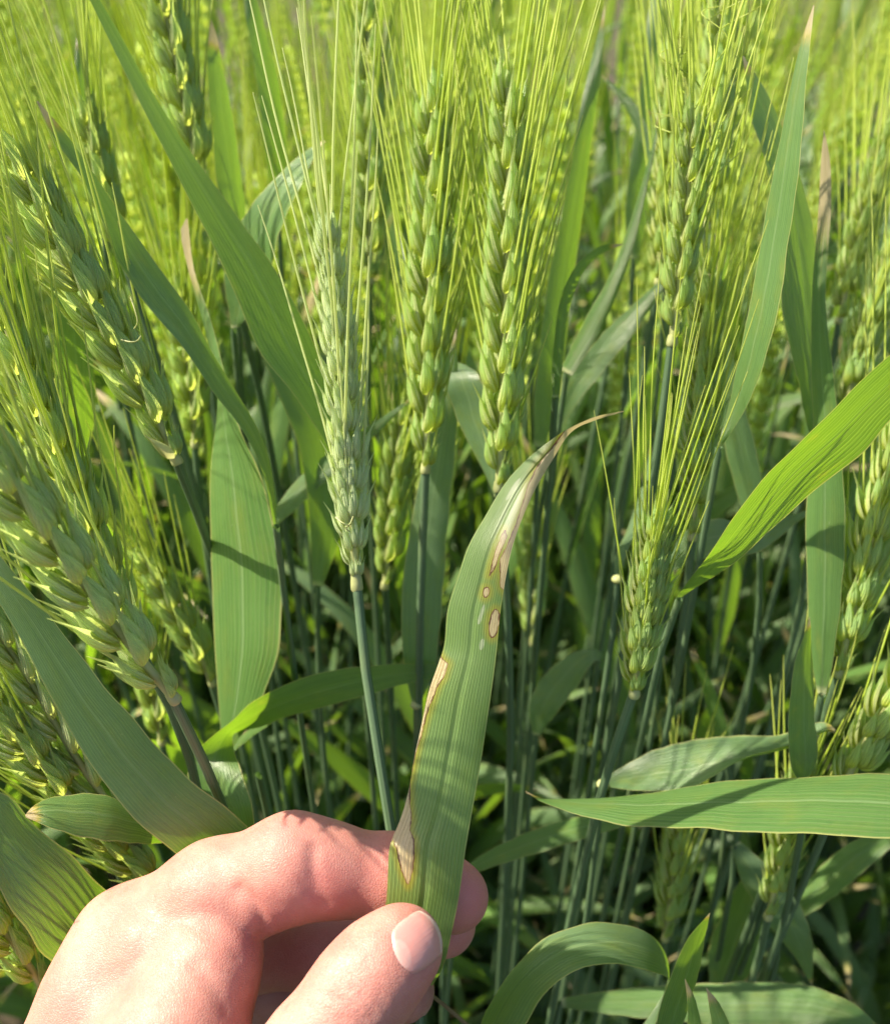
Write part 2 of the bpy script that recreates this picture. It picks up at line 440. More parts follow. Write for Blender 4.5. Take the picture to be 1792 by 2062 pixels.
# ------------------------------------------------------------------ blades
def blade_mesh(A, B, n=44, m=9, bow=.1, wave=.0, seed=0, groove=.02):
    """A, B: world edge polylines base -> tip"""
    A = spline(A, n); B = spline(B, n)
    qe = np.random.RandomState(seed*7+len(A)+int(abs(A[0, 0])*1e4) % 997); te = np.linspace(0, 1, n)[:, None]
    acr = B-A
    for k_ in range(4):                                   # slightly uneven margins
        A = A-acr*qe.uniform(-.012, .012)*np.sin(te*qe.uniform(8, 70)+qe.uniform(0, 6)); B = B+acr*qe.uniform(-.012, .012)*np.sin(te*qe.uniform(8, 70)+qe.uniform(0, 6))
    u = np.linspace(0, 1, m)
    X = A[:, None]*(1-u)[None, :, None]+B[:, None]*u[None, :, None]
    ac = B-A; w = np.linalg.norm(ac, axis=1)
    C = (A+B)/2
    nn = nrm(np.cross(np.gradient(C, axis=0), ac+1e-9))
    sgn = np.sign(np.sum(nn*(CAM-C), axis=1)); sgn = np.sign(np.median(sgn)) or 1
    nn = nn*sgn
    prof = 1-(2*u-1)**2
    q = np.random.RandomState(seed)
    h = (bow*prof[None, :]-groove*np.exp(-((u-.5)/.05)**2)[None, :])*w[:, None]
    tt = np.linspace(0, 1, n)
    wv = wave*w.max()*np.sin(tt*q.uniform(14, 20)+q.uniform(0, 6))[:, None]*((2*u-1)**2)[None, :]
    X = X+nn[:, None]*(h+wv)[..., None]
    uvs = np.stack([np.broadcast_to(u, (n, m)).ravel(), np.broadcast_to(tt[:, None], (n, m)).ravel()], 1)
    return X.reshape(-1, 3), grid_faces(n, m), uvs

def put_blade(parent, origin, geo, dry=.03, veins=9, mat=None, name='leaf'):
    v, f, u = geo
    o = mesh_obj(name, v, f, mat or LEAF, parent, loc=origin, uv=u)
    o['dry'] = dry; o['veins'] = float(veins)*1.9
    return o

def edges(A, B, dA, dB=None):
    dB = dB or dA
    def w(E, d):
        E = np.array(E, float); k = np.linspace(0, 1, len(E)); kd = np.linspace(0, 1, len(d))
        dd = np.interp(k, kd, d)
        return np.array([P(x, y, z) for (x, y), z in zip(E, dd)])
    return w(A, dA), w(B, dB)

def centre(pts):
    """pts: (x, y, depth, width_px, twist_deg) base -> tip, to two edges"""
    q = spline(np.array(pts, float), 26)
    C = np.array([P(a[0], a[1], a[2]) for a in q])
    T = nrm(np.gradient(C, axis=0))
    view = nrm(CAM-C)
    s = nrm(np.cross(T, view)); fr = np.cross(s, T)
    tw = np.radians(q[:, 4])[:, None]
    ac = s*np.cos(tw)+fr*np.sin(tw)
    hw = (np.maximum(q[:, 3], 0.3)*q[:, 2]/F/2)[:, None]
    return C-ac*hw, C+ac*hw

def stem_part(parent, origin, pts, r0=.0012, r1=.0019, seg=9, name='stem'):
    path = spline(pts, 40)
    v, f, u = tube(path, np.linspace(r0, r1, 40), seg)
    return mesh_obj(name, v, f, STEM, parent, loc=origin, uv=u)

def ball(c, r, axis=(0, 0, 1), squash=1.0, n=7, m=10):
    th = np.linspace(.02, math.pi-.02, n); ph = np.linspace(0, 2*math.pi, m, endpoint=False)
    a = nrm(np.array(axis)); b = nrm(np.cross(a, [.3, .8, .1])); c2 = np.cross(a, b)
    V = np.array([np.array(c)+r*(squash*math.cos(t)*a+math.sin(t)*(math.cos(p)*b+math.sin(p)*c2)) for t in th for p in ph])
    return V, grid_faces(n, m, True)

def ground_path(top, lean=(0, 0)):
    """carry a stem on from its last picture point to the soil"""
    top = np.array(top); last = top[-1]
    d = nrm(top[-1]-top[-2]) if len(top) > 1 else np.array([0, 0, -1.])
    d = nrm(d*.6+np.array([0, 0, -.8]))
    k = min(.10, last[2]*.4)
    mid = last+d*k
    foot = np.array([mid[0]+d[0]*.10+lean[0], mid[1]+d[1]*.10+lean[1], -.012])
    return np.vstack([top, [mid, mid*.5+foot*.5+np.array([d[0]*.02, d[1]*.02, 0]), foot]])

def stalk(label, stem_px, ear_px=None, leaves=(), lean=(0, 0), roll=.4, collar=True, r=.0012, group=None, seed=0, wscale=1.0, **ek):
    """stem_px: points (x,y,d) from the ear base (or leaf collar) downwards."""
    top = [P(*p) for p in stem_px]
    path = ground_path(top, lean)
    foot = path[-1].copy(); foot[2] = 0
    root = empty('wheat_stalk', foot); tag(root, label, 'wheat', group)
    stem_part(root, foot, path, r, r*1.35)
    if ear_px is not None:
        ep = np.array([P(*p) for p in ear_px])
        e = ear(root, foot, ep, roll, wscale, seed=seed, **ek)
        if collar:
            ax = nrm(ep[1]-ep[0])
            v, f, _ = tube(np.array([ep[0]-ax*.0022, ep[0]-ax*.0016, ep[0]-ax*.0006, ep[0]+ax*.0008]), np.array([r*1.0, r*1.28, r*1.22, r*1.0]), 10)
            mesh_obj('collar', v, f, COLLAR, root, loc=foot)
    for lf in leaves:
        lf = dict(lf)
        if 'A' in lf: a, b = edges(lf['A'], lf['B'], lf['d'], lf.get('dB'))
        else: a, b = centre(lf['C'])
        put_blade(root, foot, blade_mesh(a, b, lf.get('n', 44), lf.get('m', 9), lf.get('bow', .1), lf.get('wave', .01), seed), lf.get('dry', .03), lf.get('veins', 9))
        if lf.get('knob'):
            c = (a[0]+b[0])/2
            v, f = ball(c, .0019, nrm(path[0]-path[1]), .65); mesh_obj('auricle', v, f, COLLAR, root, loc=foot)
    return root

# ------------------------------------------------------------------ the stalk whose flag leaf the hand holds
L0A = [(866, 1985), (800, 1930), (774, 1860), (777, 1800), (784, 1720), (792, 1690), (807, 1650), (826, 1572), (846, 1469), (869, 1381), (882, 1329), (893, 1290), (910, 1200), (935, 1120), (970, 1050), (1010, 985), (1060, 925), (1110, 885), (1150, 860), (1200, 838), (1255, 827)]
L0B = [(872, 1985), (893, 1945), (908, 1880), (925, 1800), (940, 1700), (958, 1600), (970, 1520), (985, 1420), (1000, 1310), (1010, 1220), (1025, 1130), (1045, 1060), (1075, 990), (1110, 930), (1150, 870), (1200, 845), (1256, 829)]
def poly_sd(pt, poly):
    """signed distance (negative inside) of many points to a polygon, in px"""
    poly = np.array(poly, float); a = poly; b = np.roll(poly, -1, 0)
    d = np.full(len(pt), 1e9); ins = np.zeros(len(pt), bool)
    for p, q in zip(a, b):
        e = q-p; w = pt-p
        t = np.clip((w@e)/max(e@e, 1e-9), 0, 1)[:, None]
        d = np.minimum(d, np.linalg.norm(w-e*t, axis=1))
        c = (p[1] > pt[:, 1]) != (q[1] > pt[:, 1])
        x = p[0]+(pt[:, 1]-p[1])/((q[1]-p[1]) or 1e-9)*(q[0]-p[0])
        ins ^= c & (pt[:, 0] < x)
    return np.where(ins, -d, d)
def ell(cx, cy, rx, ry, lean=0):
    return [(cx+rx*math.cos(t)+lean*ry*math.sin(t), cy-ry*math.sin(t)) for t in np.linspace(0, 2*math.pi, 18, endpoint=False)]
LESIONS = [
    [(817, 1605), (804, 1660), (790, 1689), (800, 1717), (809, 1753), (821, 1784), (831, 1756), (834, 1722), (833, 1691), (825, 1673), (829, 1650), (826, 1619)],
    [(780, 1700), (792, 1692), (826, 1625), (825, 1577), (837, 1520), (851, 1469), (863, 1427), (881, 1381), (893, 1365), (902, 1337), (892, 1328), (886, 1319), (870, 1315), (840, 1400), (800, 1560)],
    [(1017, 1068), (1001, 1101), (991, 1132), (985, 1160), (996, 1146), (1008, 1112), (1019, 1081)],
    ell(979, 1193, 6, 10, .15), ell(995, 1256, 10, 29, .12),
    [(1008, 1182), (1006, 1127), (1021, 1100), (1042, 1050), (1064, 977), (1080, 941), (1099, 917), (1120, 890), (1140, 860), (1170, 820), (1290, 780), (1290, 870), (1160, 920), (1090, 1040), (1045, 1140), (1020, 1195)],
]
PALES = [ell(970, 1298, 4, 11, .2), ell(969, 1238, 3, 20, .3), ell(1033, 985, 4, 22, .6)]
foot0 = P(852, 2300, .235); foot0 = np.array([foot0[0]+.01, foot0[1]+.02, 0])
root0 = empty('wheat_stalk', foot0)
tag(root0, 'pale awned wheat stalk whose brown-spotted flag leaf is pinched between the fingers', 'wheat')
st0 = [(717, 1160, .206), (725, 1250, .207), (742, 1390, .208), (766, 1540, .2085), (790, 1690, .2095), (815, 1840, .2105), (838, 1980, .209), (848, 2080, .212)]
stem_part(root0, foot0, np.vstack([[P(*p) for p in st0], [P(856, 2260, .235), foot0*[1, 1, 0]+[.0, -.01, .30], foot0-[0, 0, .012]]]), .00118, .0020, 14)
ep0 = np.array([P(717, 1160, .206), P(706, 1020, .204), P(696, 850, .199), P(683, 700, .195), P(668, 540, .191), P(655, 425, .188)])
ear(root0, foot0, ep0, 1.1, .78, n=23, awn=.066, awn_n=1, pale=.9, seed=3, spread=.24)
ax = nrm(ep0[1]-ep0[0])
v, f, _ = tube(np.array([ep0[0]-ax*s for s in (.0036, .0030, .0016, -.0010)]), np.array([.0012, .00150, .00145, .0012]), 12)
mesh_obj('collar', v, f, COLLAR, root0, loc=foot0)
A, B = edges(L0A, L0B, [.196, .186, .1835, .184, .186, .187, .188, .189, .190, .191, .192, .194, .196, .199, .203], [.196, .187, .186, .187, .188, .189, .189, .190, .191, .191, .193, .195, .198, .201, .203])
v, f, u = blade_mesh(A, B, 300, 61, .07, .006, 1, .018)
hl = put_blade(root0, foot0, (v, f, u), 0.0, 11, LEAF_SICK)
rel = v-CAM; dz = rel@FWD
px = np.stack([CX+F*(rel@RIGHT)/dz, CY-F*(rel@UP)/dz], 1)
sdm = np.min([poly_sd(px, q) for q in LESIONS], axis=0)*dz.mean()/F*1000
plm = np.min([poly_sd(px, q) for q in PALES], axis=0)*dz.mean()/F*1000
soo = np.clip(1-np.hypot((px[:, 0]-1030)/26, (px[:, 1]-1085)/60), 0, 1)
for nm, dat in (('lesion', sdm), ('pale', plm), ('sooty', np.clip(soo*1.6, 0, 1))):
    a_ = hl.data.attributes.new(nm, 'FLOAT', 'POINT'); a_.data.foreach_set('value', dat.astype(np.float32))
hl['label'] = 'held flag leaf with tan and dark-ringed disease spots'

# ------------------------------------------------------------------ stalks with ears that stand out
stalk('wheat stalk with plump zigzag ear just right of the pale ear', [(857, 938, .246), (852, 1060, .252), (846, 1250, .262)],
      [(857, 938, .246), (862, 700, .242), (866, 420, .236), (870, 150, .230)], roll=.5, seed=11, wscale=1.14, awn=.078)
stalk('wheat stalk with plump ear behind the curled dry tip of the held leaf', [(1004, 975, .238), (1010, 1080, .245), (1022, 1250, .26)],
      [(1004, 975, .238), (1014, 720, .234), (1022, 420, .228), (1020, 130, .222)], roll=.45, seed=12, wscale=1.14, awn=.078,
      leaves=[dict(C=[(1000, 1000, .262, 20, 60), (985, 930, .262, 50, 40), (955, 840, .262, 70, 20), (930, 765, .262, 70, -10), (905, 735, .27, 40, -60), (860, 745, .285, 8, -80)])])
slant = stalk('wheat stalk with a slanting ear over a small dried yellow spikelet at its base', [(352, 920, .222), (385, 1000, .232), (412, 1075, .252), (440, 1150, .278), (470, 1250, .29)],
      [(352, 920, .222), (290, 790, .219), (205, 640, .214), (110, 470, .206), (20, 290, .198)], roll=.5, seed=13, pale=.15, wscale=1.15, awn=.08, spread=.2)
stalk('wheat stalk with the largest yellowish ear beside the broad leaf under the index knuckle', [(345, 1400, .186), (390, 1490, .191), (425, 1570, .204), (470, 1680, .234), (500, 1800, .26)],
      [(345, 1400, .186), (270, 1310, .181), (180, 1190, .174), (80, 1060, .165), (-40, 900, .154), (-150, 750, .144)], roll=.45, seed=14, pale=.3, wscale=1.18, awn=.075, spread=.2, r=.00115)
stalk('wheat stalk with awny ear overlapping behind the largest yellowish ear', [(275, 1300, .206), (330, 1400, .215), (370, 1480, .225), (400, 1600, .24)],
      [(275, 1300, .206), (200, 1120, .202), (110, 900, .196), (20, 680, .19), (-40, 540, .186)], roll=.9, seed=15, wscale=1.02, awn=.075)
stalk('wheat stalk with plump ear partly under the broad yellow-green leaf', [(235, 1640, .222), (300, 1740, .238), (350, 1850, .26)],
      [(235, 1640, .222), (150, 1520, .219), (60, 1370, .215), (-40, 1220, .21), (-120, 1100, .205)], roll=.35, seed=16, pale=.25, wscale=1.12, awn=.06)
stalk('short wheat stalk with small ear above the yellow-tipped leaf', [(170, 1640, .218), (220, 1720, .240), (260, 1800, .26)],
      [(170, 1640, .218), (110, 1570, .215), (40, 1490, .212), (-30, 1400, .208)], roll=.7, seed=17, wscale=.95, awn=.05)
stalk('wheat stalk with shaded ear right above the back of the hand', [(345, 1805, .236), (400, 1870, .25)],
      [(345, 1805, .236), (280, 1750, .233), (200, 1670, .229), (110, 1570, .224)], roll=.6, seed=18, awn=.05)
stalk('wheat stalk with plump ear against the left side of the wrist', [(85, 1985, .222), (140, 2060, .255), (180, 2140, .28)],
      [(85, 1985, .222), (30, 1905, .217), (-50, 1795, .21), (-130, 1685, .2)], roll=.3, seed=19, wscale=1.15, awn=.05, lean=(0, .05))
stalk('wheat stalk with ear beside the upright orange-tipped leaf', [(408, 385, .272), (440, 480, .28)],
      [(408, 385, .272), (375, 230, .268), (340, 60, .262), (295, -130, .256)], roll=.3, seed=20, wscale=1.1, awn=.075)
stalk('wheat stalk with ear tip showing above the broad teal leaf', [(245, 510, .262), (290, 640, .27)],
      [(245, 510, .262), (205, 370, .258), (170, 215, .252)], roll=.5, seed=21, awn=.075)
stalk('wheat stalk with a short ear whose long awns cross the dry leaf tip', [(1278, 1390, .226), (1250, 1470, .232), (1222, 1560, .24), (1190, 1680, .25)],
      [(1278, 1390, .226), (1290, 1280, .222), (1308, 1160, .217), (1326, 1045, .212)], roll=1.0, seed=22, wscale=.95, n=15, awn=.06, awn_n=2, awn_w=.72, spread=.14)
stalk('wheat stalk with ragged ear of crumpled awns and yellow lowest spikelet', [(1354, 680, .232), (1340, 790, .237), (1322, 920, .243), (1295, 1080, .252)],
      [(1354, 680, .232), (1370, 540, .228), (1384, 400, .224), (1396, 215, .219)], roll=.2, seed=23, wscale=.86, awn=.05, curl=.35)
stalk('wheat stalk with long narrow ear leaning above the backlit leaf', [(1395, 1075, .262), (1385, 1180, .27)],
      [(1395, 1075, .262), (1405, 900, .258), (1416, 720, .253), (1428, 520, .247)], roll=.8, seed=24, wscale=1.05, awn=.075)
stalk('wheat stalk with hazy ear next to the ragged crumpled ear', [(1326, 560, .305), (1310, 660, .312)],
      [(1326, 560, .305), (1338, 380, .300), (1350, 200, .295), (1362, 50, .29)], roll=.9, seed=25, wscale=1.0, awn=.075)
stalk('wheat stalk with wide ear behind the ragged crumpled ear', [(1422, 450, .282), (1410, 560, .29)],
      [(1422, 450, .282), (1432, 280, .278), (1446, 100, .273), (1456, -60, .268)], roll=.35, seed=26, wscale=1.15, awn=.075)
stalk('wheat stalk with ear standing against the long dull leaf with a dried tip', [(1690, 1350, .25), (1660, 1440, .257), (1620, 1560, .266)],
      [(1690, 1350, .25), (1730, 1180, .246), (1775, 1010, .240), (1830, 820, .233)], roll=.9, seed=27, wscale=1.08, awn=.075)
stalk('wheat stalk with bright ear just above the wide shadow-striped leaf', [(1690, 1600, .250), (1650, 1700, .262)],
      [(1690, 1600, .250), (1740, 1500, .246), (1800, 1400, .240), (1860, 1290, .233)], roll=.8, seed=28, wscale=1.08, awn=.06)
stalk('wheat stalk with ear hanging out below the wide shadow-striped leaf', [(1548, 1840, .275), (1530, 1920, .285)],
      [(1548, 1840, .275), (1572, 1740, .271), (1595, 1640, .266), (1622, 1540, .26)], roll=.7, seed=29, wscale=.98, awn=.05)
stalk('wheat stalk with dim ear in the shade beneath the wide shadow-striped leaf', [(1340, 1885, .32), (1330, 1960, .335)],
      [(1340, 1885, .32), (1352, 1790, .316), (1364, 1700, .311), (1380, 1590, .305)], roll=.5, seed=30, wscale=1.0, awn=.05)
stalk('wheat stalk with dark narrow ear between the pale ear and the held leaf', [(775, 1175, .30), (780, 1270, .315)],
      [(775, 1175, .30), (786, 1050, .296), (798, 930, .291), (810, 815, .286)], roll=.4, seed=31, awn=.06)
stalk('wheat stalk with hazy ear directly behind the awns of the pale ear', [(745, 560, .305), (742, 660, .315)],
      [(745, 560, .305), (744, 380, .30), (742, 180, .294), (738, -30, .287)], roll=.4, seed=32, wscale=1.1, awn=.075)
stalk('wheat stalk with murky ear low down behind the spotted part of the held leaf', [(1070, 1290, .37), (1072, 1380, .385)],
      [(1070, 1290, .37), (1073, 1190, .366), (1076, 1100, .36), (1080, 1000, .355)], roll=.4, seed=33, awn=.05)
stalk('wheat stalk with dark ear between the largest ear and the hanging teal leaf', [(425, 1370, .285), (450, 1450, .295)],
      [(425, 1370, .285), (385, 1290, .281), (340, 1210, .276), (285, 1120, .27)], roll=.5, seed=34, awn=.055)
stalk('wheat stalk with dark ear right under the neck of the largest yellowish ear', [(325, 1490, .30), (340, 1570, .31)],
      [(325, 1490, .30), (310, 1410, .296), (290, 1330, .291), (262, 1230, .286)], roll=.5, seed=35, awn=.055)
stalk('wheat stalk with hazy ear behind the long slanting teal leaf', [(392, 890, .305), (400, 980, .315)],
      [(392, 890, .305), (385, 790, .30), (372, 690, .296), (355, 570, .29)], roll=.5, seed=36, awn=.06)
stalk('wheat stalk with hazy ear right of the thin tan-tipped leaf', [(1690, 640, .325), (1675, 730, .335)],
      [(1690, 640, .325), (1720, 520, .32), (1755, 390, .314), (1795, 250, .306)], roll=.7, seed=37, awn=.075, wscale=1.08)
stalk('wheat stalk with hazy ear above the bright backlit leaf', [(1700, 830, .305), (1690, 930, .315)],
      [(1700, 830, .305), (1730, 720, .30), (1765, 610, .295), (1805, 480, .288)], roll=.9, seed=38, awn=.075, wscale=1.08)

# ------------------------------------------------------------------ stalks shown by their leaves
def leafy(label, base, leaf, lean=(0, 0), **k):
    return stalk(label, base, None, [leaf] if isinstance(leaf, dict) else leaf, lean=lean, r=.00095, **k)

leafy('wheat stalk with bright backlit yellow-green leaf slanting past the short ear', [(1368, 1206, .232), (1340, 1270, .238), (1320, 1360, .25)],
      dict(A=[(1364, 1204), (1400, 1150), (1440, 1098), (1480, 1042), (1550, 950), (1650, 850), (1792, 715), (1900, 640), (2000, 590)],
           B=[(1373, 1204), (1420, 1172), (1480, 1130), (1560, 1062), (1650, 980), (1730, 915), (1792, 850), (1900, 730), (2000, 592)], d=[.229, .200, .190, .183, .180], dB=[.231, .213, .206, .198, .182], bow=-.04))
leafy('wheat stalk with wide leaf striped by awn shadows and a pinkish tip', [(1990, 1650, .205), (1990, 1760, .215)],
      dict(A=[(1985, 1600), (1900, 1565), (1792, 1560), (1650, 1562), (1500, 1572), (1350, 1590), (1200, 1608), (1110, 1611), (1080, 1606), (1058, 1592)],
           B=[(1985, 1660), (1900, 1700), (1792, 1692), (1650, 1680), (1500, 1675), (1300, 1665), (1200, 1650), (1120, 1628), (1084, 1614), (1060, 1597)], d=[.226, .227, .228, .230], dB=[.205, .206, .211, .230], bow=.05, dry=.022), lean=(.03, .02))
leafy('wheat stalk with folded leaf curling to a pale tip above the wide striped leaf', [(1213, 1580, .255), (1205, 1660, .262)],
      [dict(A=[(1212, 1576), (1250, 1545), (1320, 1510), (1400, 1490), (1500, 1482), (1560, 1480), (1600, 1471), (1640, 1457), (1665, 1457), (1682, 1470)],
            B=[(1216, 1584), (1280, 1592), (1350, 1594), (1400, 1582), (1440, 1562), (1500, 1527), (1560, 1508), (1620, 1490), (1660, 1472), (1683, 1473)], d=[.255, .252, .248, .244], dB=[.255, .240, .234, .240], bow=-.16, dry=.02, knob=1)])
leafy('wheat stalk with small upright deep green leaf above the wide striped leaf', [(1616, 1575, .236), (1612, 1680, .25)],
      dict(A=[(1608, 1575), (1590, 1530), (1588, 1430), (1600, 1340), (1618, 1280), (1629, 1243)], B=[(1622, 1575), (1645, 1530), (1640, 1430), (1636, 1330), (1633, 1280), (1630, 1242)], d=[.236, .227, .224], dB=[.236, .236, .226], bow=.08, dry=.06))
leafy('wheat stalk with tall upright leaf with dried white tip', [(1448, 900, .236), (1430, 990, .242), (1415, 1090, .25)],
      dict(A=[(1444, 900), (1464, 830), (1482, 750), (1500, 660), (1530, 500), (1560, 330), (1590, 180), (1615, 80), (1638, 10)],
           B=[(1452, 900), (1485, 850), (1522, 780), (1560, 650), (1590, 480), (1610, 320), (1622, 180), (1633, 80), (1640, 10)], d=[.236, .220, .204, .191], dB=[.236, .210, .194, .190], bow=.05, dry=.05))
leafy('wheat stalk with glowing leaf tip behind the tall white-tipped leaf', [(1640, 880, .258), (1640, 980, .268)],
      dict(A=[(1632, 880), (1608, 780), (1578, 640), (1565, 480), (1545, 330), (1510, 230), (1494, 112)], B=[(1644, 880), (1650, 740), (1652, 600), (1640, 480), (1612, 360), (1566, 230), (1497, 112)], d=[.262, .246, .238, .236], dB=[.262, .262, .256, .238], bow=.05))
leafy('wheat stalk with long dull leaf narrowing to a thin tan tip', [(1655, 1400, .245), (1640, 1480, .252)],
      dict(C=[(1655, 1400, .246, 14, 0), (1655, 1330, .246, 40, 0), (1660, 1180, .245, 66, 0), (1662, 1020, .243, 72, 10), (1664, 880, .241, 52, 20), (1655, 740, .239, 40, 10), (1648, 600, .237, 26, 0), (1660, 430, .235, 24, 0), (1662, 330, .234, 18, 0), (1659, 262, .233, 1, 0)], dry=.17))
leafy('wheat stalk with mid green leaf behind the tall white-tipped leaf base', [(1530, 1110, .29), (1530, 1200, .30)],
      dict(C=[(1530, 1110, .29, 10, 0), (1515, 1010, .288, 48, 10), (1490, 900, .285, 56, 0), (1462, 780, .283, 52, 0), (1440, 640, .28, 30, 0), (1420, 520, .276, 2, 0)]))
leafy('wheat stalk with thin arching leaf near the middle of the row of ears', [(1118, 800, .246), (1110, 920, .262)],
      dict(C=[(1118, 800, .246, 14, 20), (1125, 700, .245, 28, -40), (1138, 610, .243, 30, -42), (1165, 545, .241, 28, -42), (1205, 505, .24, 20, -40), (1254, 491, .239, 1, 20)], dry=.05))
leafy('wheat stalk with long leaf slanting under the thin arching leaf', [(1120, 860, .31), (1100, 960, .325)],
      dict(C=[(1120, 860, .31, 14, 20), (1160, 780, .306, 44, 20), (1230, 690, .30, 50, 10), (1300, 610, .295, 30, 0), (1360, 540, .29, 2, 0)]))
leafy('wheat stalk with straight narrow bluish leaf rising beside the hazy ear', [(1140, 750, .285), (1125, 860, .295)],
      dict(C=[(1140, 750, .285, 26, 10), (1190, 660, .282, 38, 0), (1240, 560, .278, 28, 0), (1280, 440, .274, 18, 0), (1315, 300, .27, 8, 0), (1325, 230, .268, 1, 0)]))
leafy('wheat stalk with broad teal leaf slanting from upper left across the ears', [(556, 1060, .225), (570, 1180, .24)],
      dict(A=[(552, 1060), (532, 960), (490, 870), (430, 790), (370, 700), (300, 620), (240, 530), (200, 430), (160, 350), (110, 280), (73, 203)],
           B=[(558, 1060), (549, 960), (522, 870), (474, 785), (432, 715), (385, 630), (325, 545), (262, 455), (200, 365), (135, 272), (76, 202)], d=[.225, .222, .218, .214, .211], dB=[.232, .232, .226, .22, .211], bow=.05, dry=.045))
leafy('wheat stalk with second broad leaf running from the top past the pale ear', [(708, 985, .25), (715, 1100, .265)],
      dict(A=[(703, 985), (655, 890), (590, 795), (520, 700), (465, 570), (415, 470), (365, 370), (300, 240), (240, 120), (170, -20), (120, -120)],
           B=[(711, 985), (690, 880), (668, 800), (640, 715), (600, 620), (540, 520), (470, 425), (400, 328), (330, 220), (225, 40), (125, -120)], d=[.25, .240, .232, .226, .222], dB=[.25, .254, .249, .241, .224], bow=.05))
leafy('wheat stalk with pale glossy leaf bending over left of the pale ear', [(470, 660, .285), (480, 780, .30)],
      dict(A=[(465, 660), (452, 560), (462, 490), (485, 447), (515, 402), (555, 356), (600, 316), (652, 282)], B=[(480, 660), (525, 600), (545, 540), (560, 480), (583, 420), (605, 372), (626, 330), (654, 284)], d=[.285, .276, .268, .268], dB=[.285, .266, .256, .262], bow=-.03))
leafy('wheat stalk with upright orange-tipped backlit leaf', [(478, 540, .29), (480, 650, .30)],
      dict(C=[(478, 540, .29, 20, -20), (470, 430, .287, 64, -40), (455, 300, .284, 64, -42), (440, 180, .281, 52, -42), (430, 100, .279, 32, -40), (424, 36, .277, 1, 0)], dry=.1))
leafy('wheat stalk with hanging broad teal leaf crossed by thin light bars', [(520, 1560, .262), (540, 1650, .28)],
      dict(A=[(446, 1520), (441, 1440), (432, 1260), (423, 1100), (424, 960), (438, 830), (430, 740), (405, 640), (380, 540), (364, 470), (375, 440)],
           B=[(460, 1520), (525, 1415), (562, 1310), (569, 1190), (550, 1055), (520, 940), (480, 850), (450, 750), (422, 640), (392, 540), (378, 440)], d=[.266, .262, .256, .252, .25, .252], dB=[.262, .246, .240, .238, .244, .252], bow=.06, dry=.12))
leafy('wheat stalk with twisting leaf that loops round to the neck of the ear', [(905, 1350, .272), (900, 1450, .285)],
      dict(A=[(905, 1340), (820, 1337), (740, 1341), (650, 1354), (570, 1382), (510, 1412), (470, 1448), (425, 1485), (388, 1525), (378, 1565), (395, 1620), (440, 1680), (500, 1750)],
           B=[(905, 1362), (820, 1377), (740, 1399), (660, 1422), (590, 1442), (530, 1462), (490, 1470), (468, 1480), (472, 1510), (488, 1560), (506, 1620), (515, 1680), (512, 1750)], d=[.272, .262, .25, .242, .24, .246], dB=[.272, .266, .262, .258, .236, .238], bow=.03, n=70))
leafy('wheat stalk with thin pink-ended leaf under the twisting leaf', [(455, 1520, .275), (440, 1620, .29)],
      dict(C=[(455, 1520, .275, 12, 30), (500, 1480, .272, 20, 40), (540, 1455, .27, 16, 40), (572, 1440, .268, 6, 40)], dry=.08))
leafy('wheat stalk with broad yellow-green leaf crossing behind the index finger', [(500, 1830, .223), (540, 1950, .26)],
      dict(A=[(495, 1835), (430, 1785), (372, 1733), (325, 1695), (265, 1645), (200, 1568), (150, 1488), (100, 1398), (50, 1300), (0, 1218), (-70, 1090), (-140, 960)],
           B=[(505, 1830), (545, 1745), (505, 1670), (425, 1604), (345, 1535), (275, 1455), (205, 1375), (132, 1282), (62, 1192), (0, 1120), (-70, 1040), (-142, 958)], d=[.222, .202, .194, .190, .188, .188], dB=[.224, .206, .197, .193, .190, .189], bow=.05, wave=.012, veins=11))
leafy('wheat stalk with small leaf ending in a blurry yellow tip', [(390, 1690, .236), (420, 1800, .25)],
      dict(A=[(390, 1685), (345, 1668), (300, 1640), (225, 1606), (165, 1598), (100, 1608), (68, 1624), (50, 1643)], B=[(390, 1695), (345, 1697), (290, 1700), (230, 1696), (160, 1684), (100, 1668), (70, 1655), (52, 1647)], d=[.235, .212, .204, .198], dB=[.235, .206, .196, .196], bow=.12, dry=.05))
leafy('wheat stalk with broad dark leaf tucked behind the knuckle', [(300, 1990, .246), (360, 2080, .275)],
      dict(A=[(290, 1995), (220, 2010), (140, 1965), (90, 1925), (45, 1865), (0, 1792), (-60, 1690), (-120, 1580)], B=[(300, 1985), (280, 1880), (228, 1812), (180, 1760), (120, 1702), (60, 1650), (0, 1595), (-118, 1575)], d=[.246, .212, .200, .196, .194], dB=[.246, .218, .208, .203, .196], bow=.05, veins=11))
leafy('wheat stalk with leaf arching over like a hoop below the wide striped leaf', [(1000, 2140, .205), (990, 2200, .22)],
      dict(A=[(965, 2140), (968, 2062), (1000, 2000), (1050, 1935), (1110, 1885), (1180, 1859), (1250, 1860), (1310, 1885), (1342, 1930), (1345, 1975), (1330, 2040), (1290, 2110), (1240, 2160)],
           B=[(1010, 2140), (1058, 2062), (1085, 2015), (1125, 1980), (1180, 1950), (1240, 1943), (1290, 1950), (1325, 1962), (1343, 1972), (1342, 1990), (1305, 2050), (1260, 2110), (1236, 2160)], d=[.215, .222, .225, .235, .25, .26], dB=[.20, .20, .203, .222, .255, .26], bow=.05, n=60))
leafy('wheat stalk with small pointed upright leaf beside the hoop-shaped leaf', [(1335, 2130, .218), (1330, 2230, .235)],
      dict(A=[(1320, 2130), (1322, 2062), (1345, 1980), (1380, 1900), (1402, 1868), (1428, 1839)], B=[(1345, 2130), (1375, 2062), (1402, 1980), (1416, 1910), (1422, 1875), (1429, 1839)], d=[.218, .210, .208], dB=[.218, .218, .21], bow=.08, dry=.03))
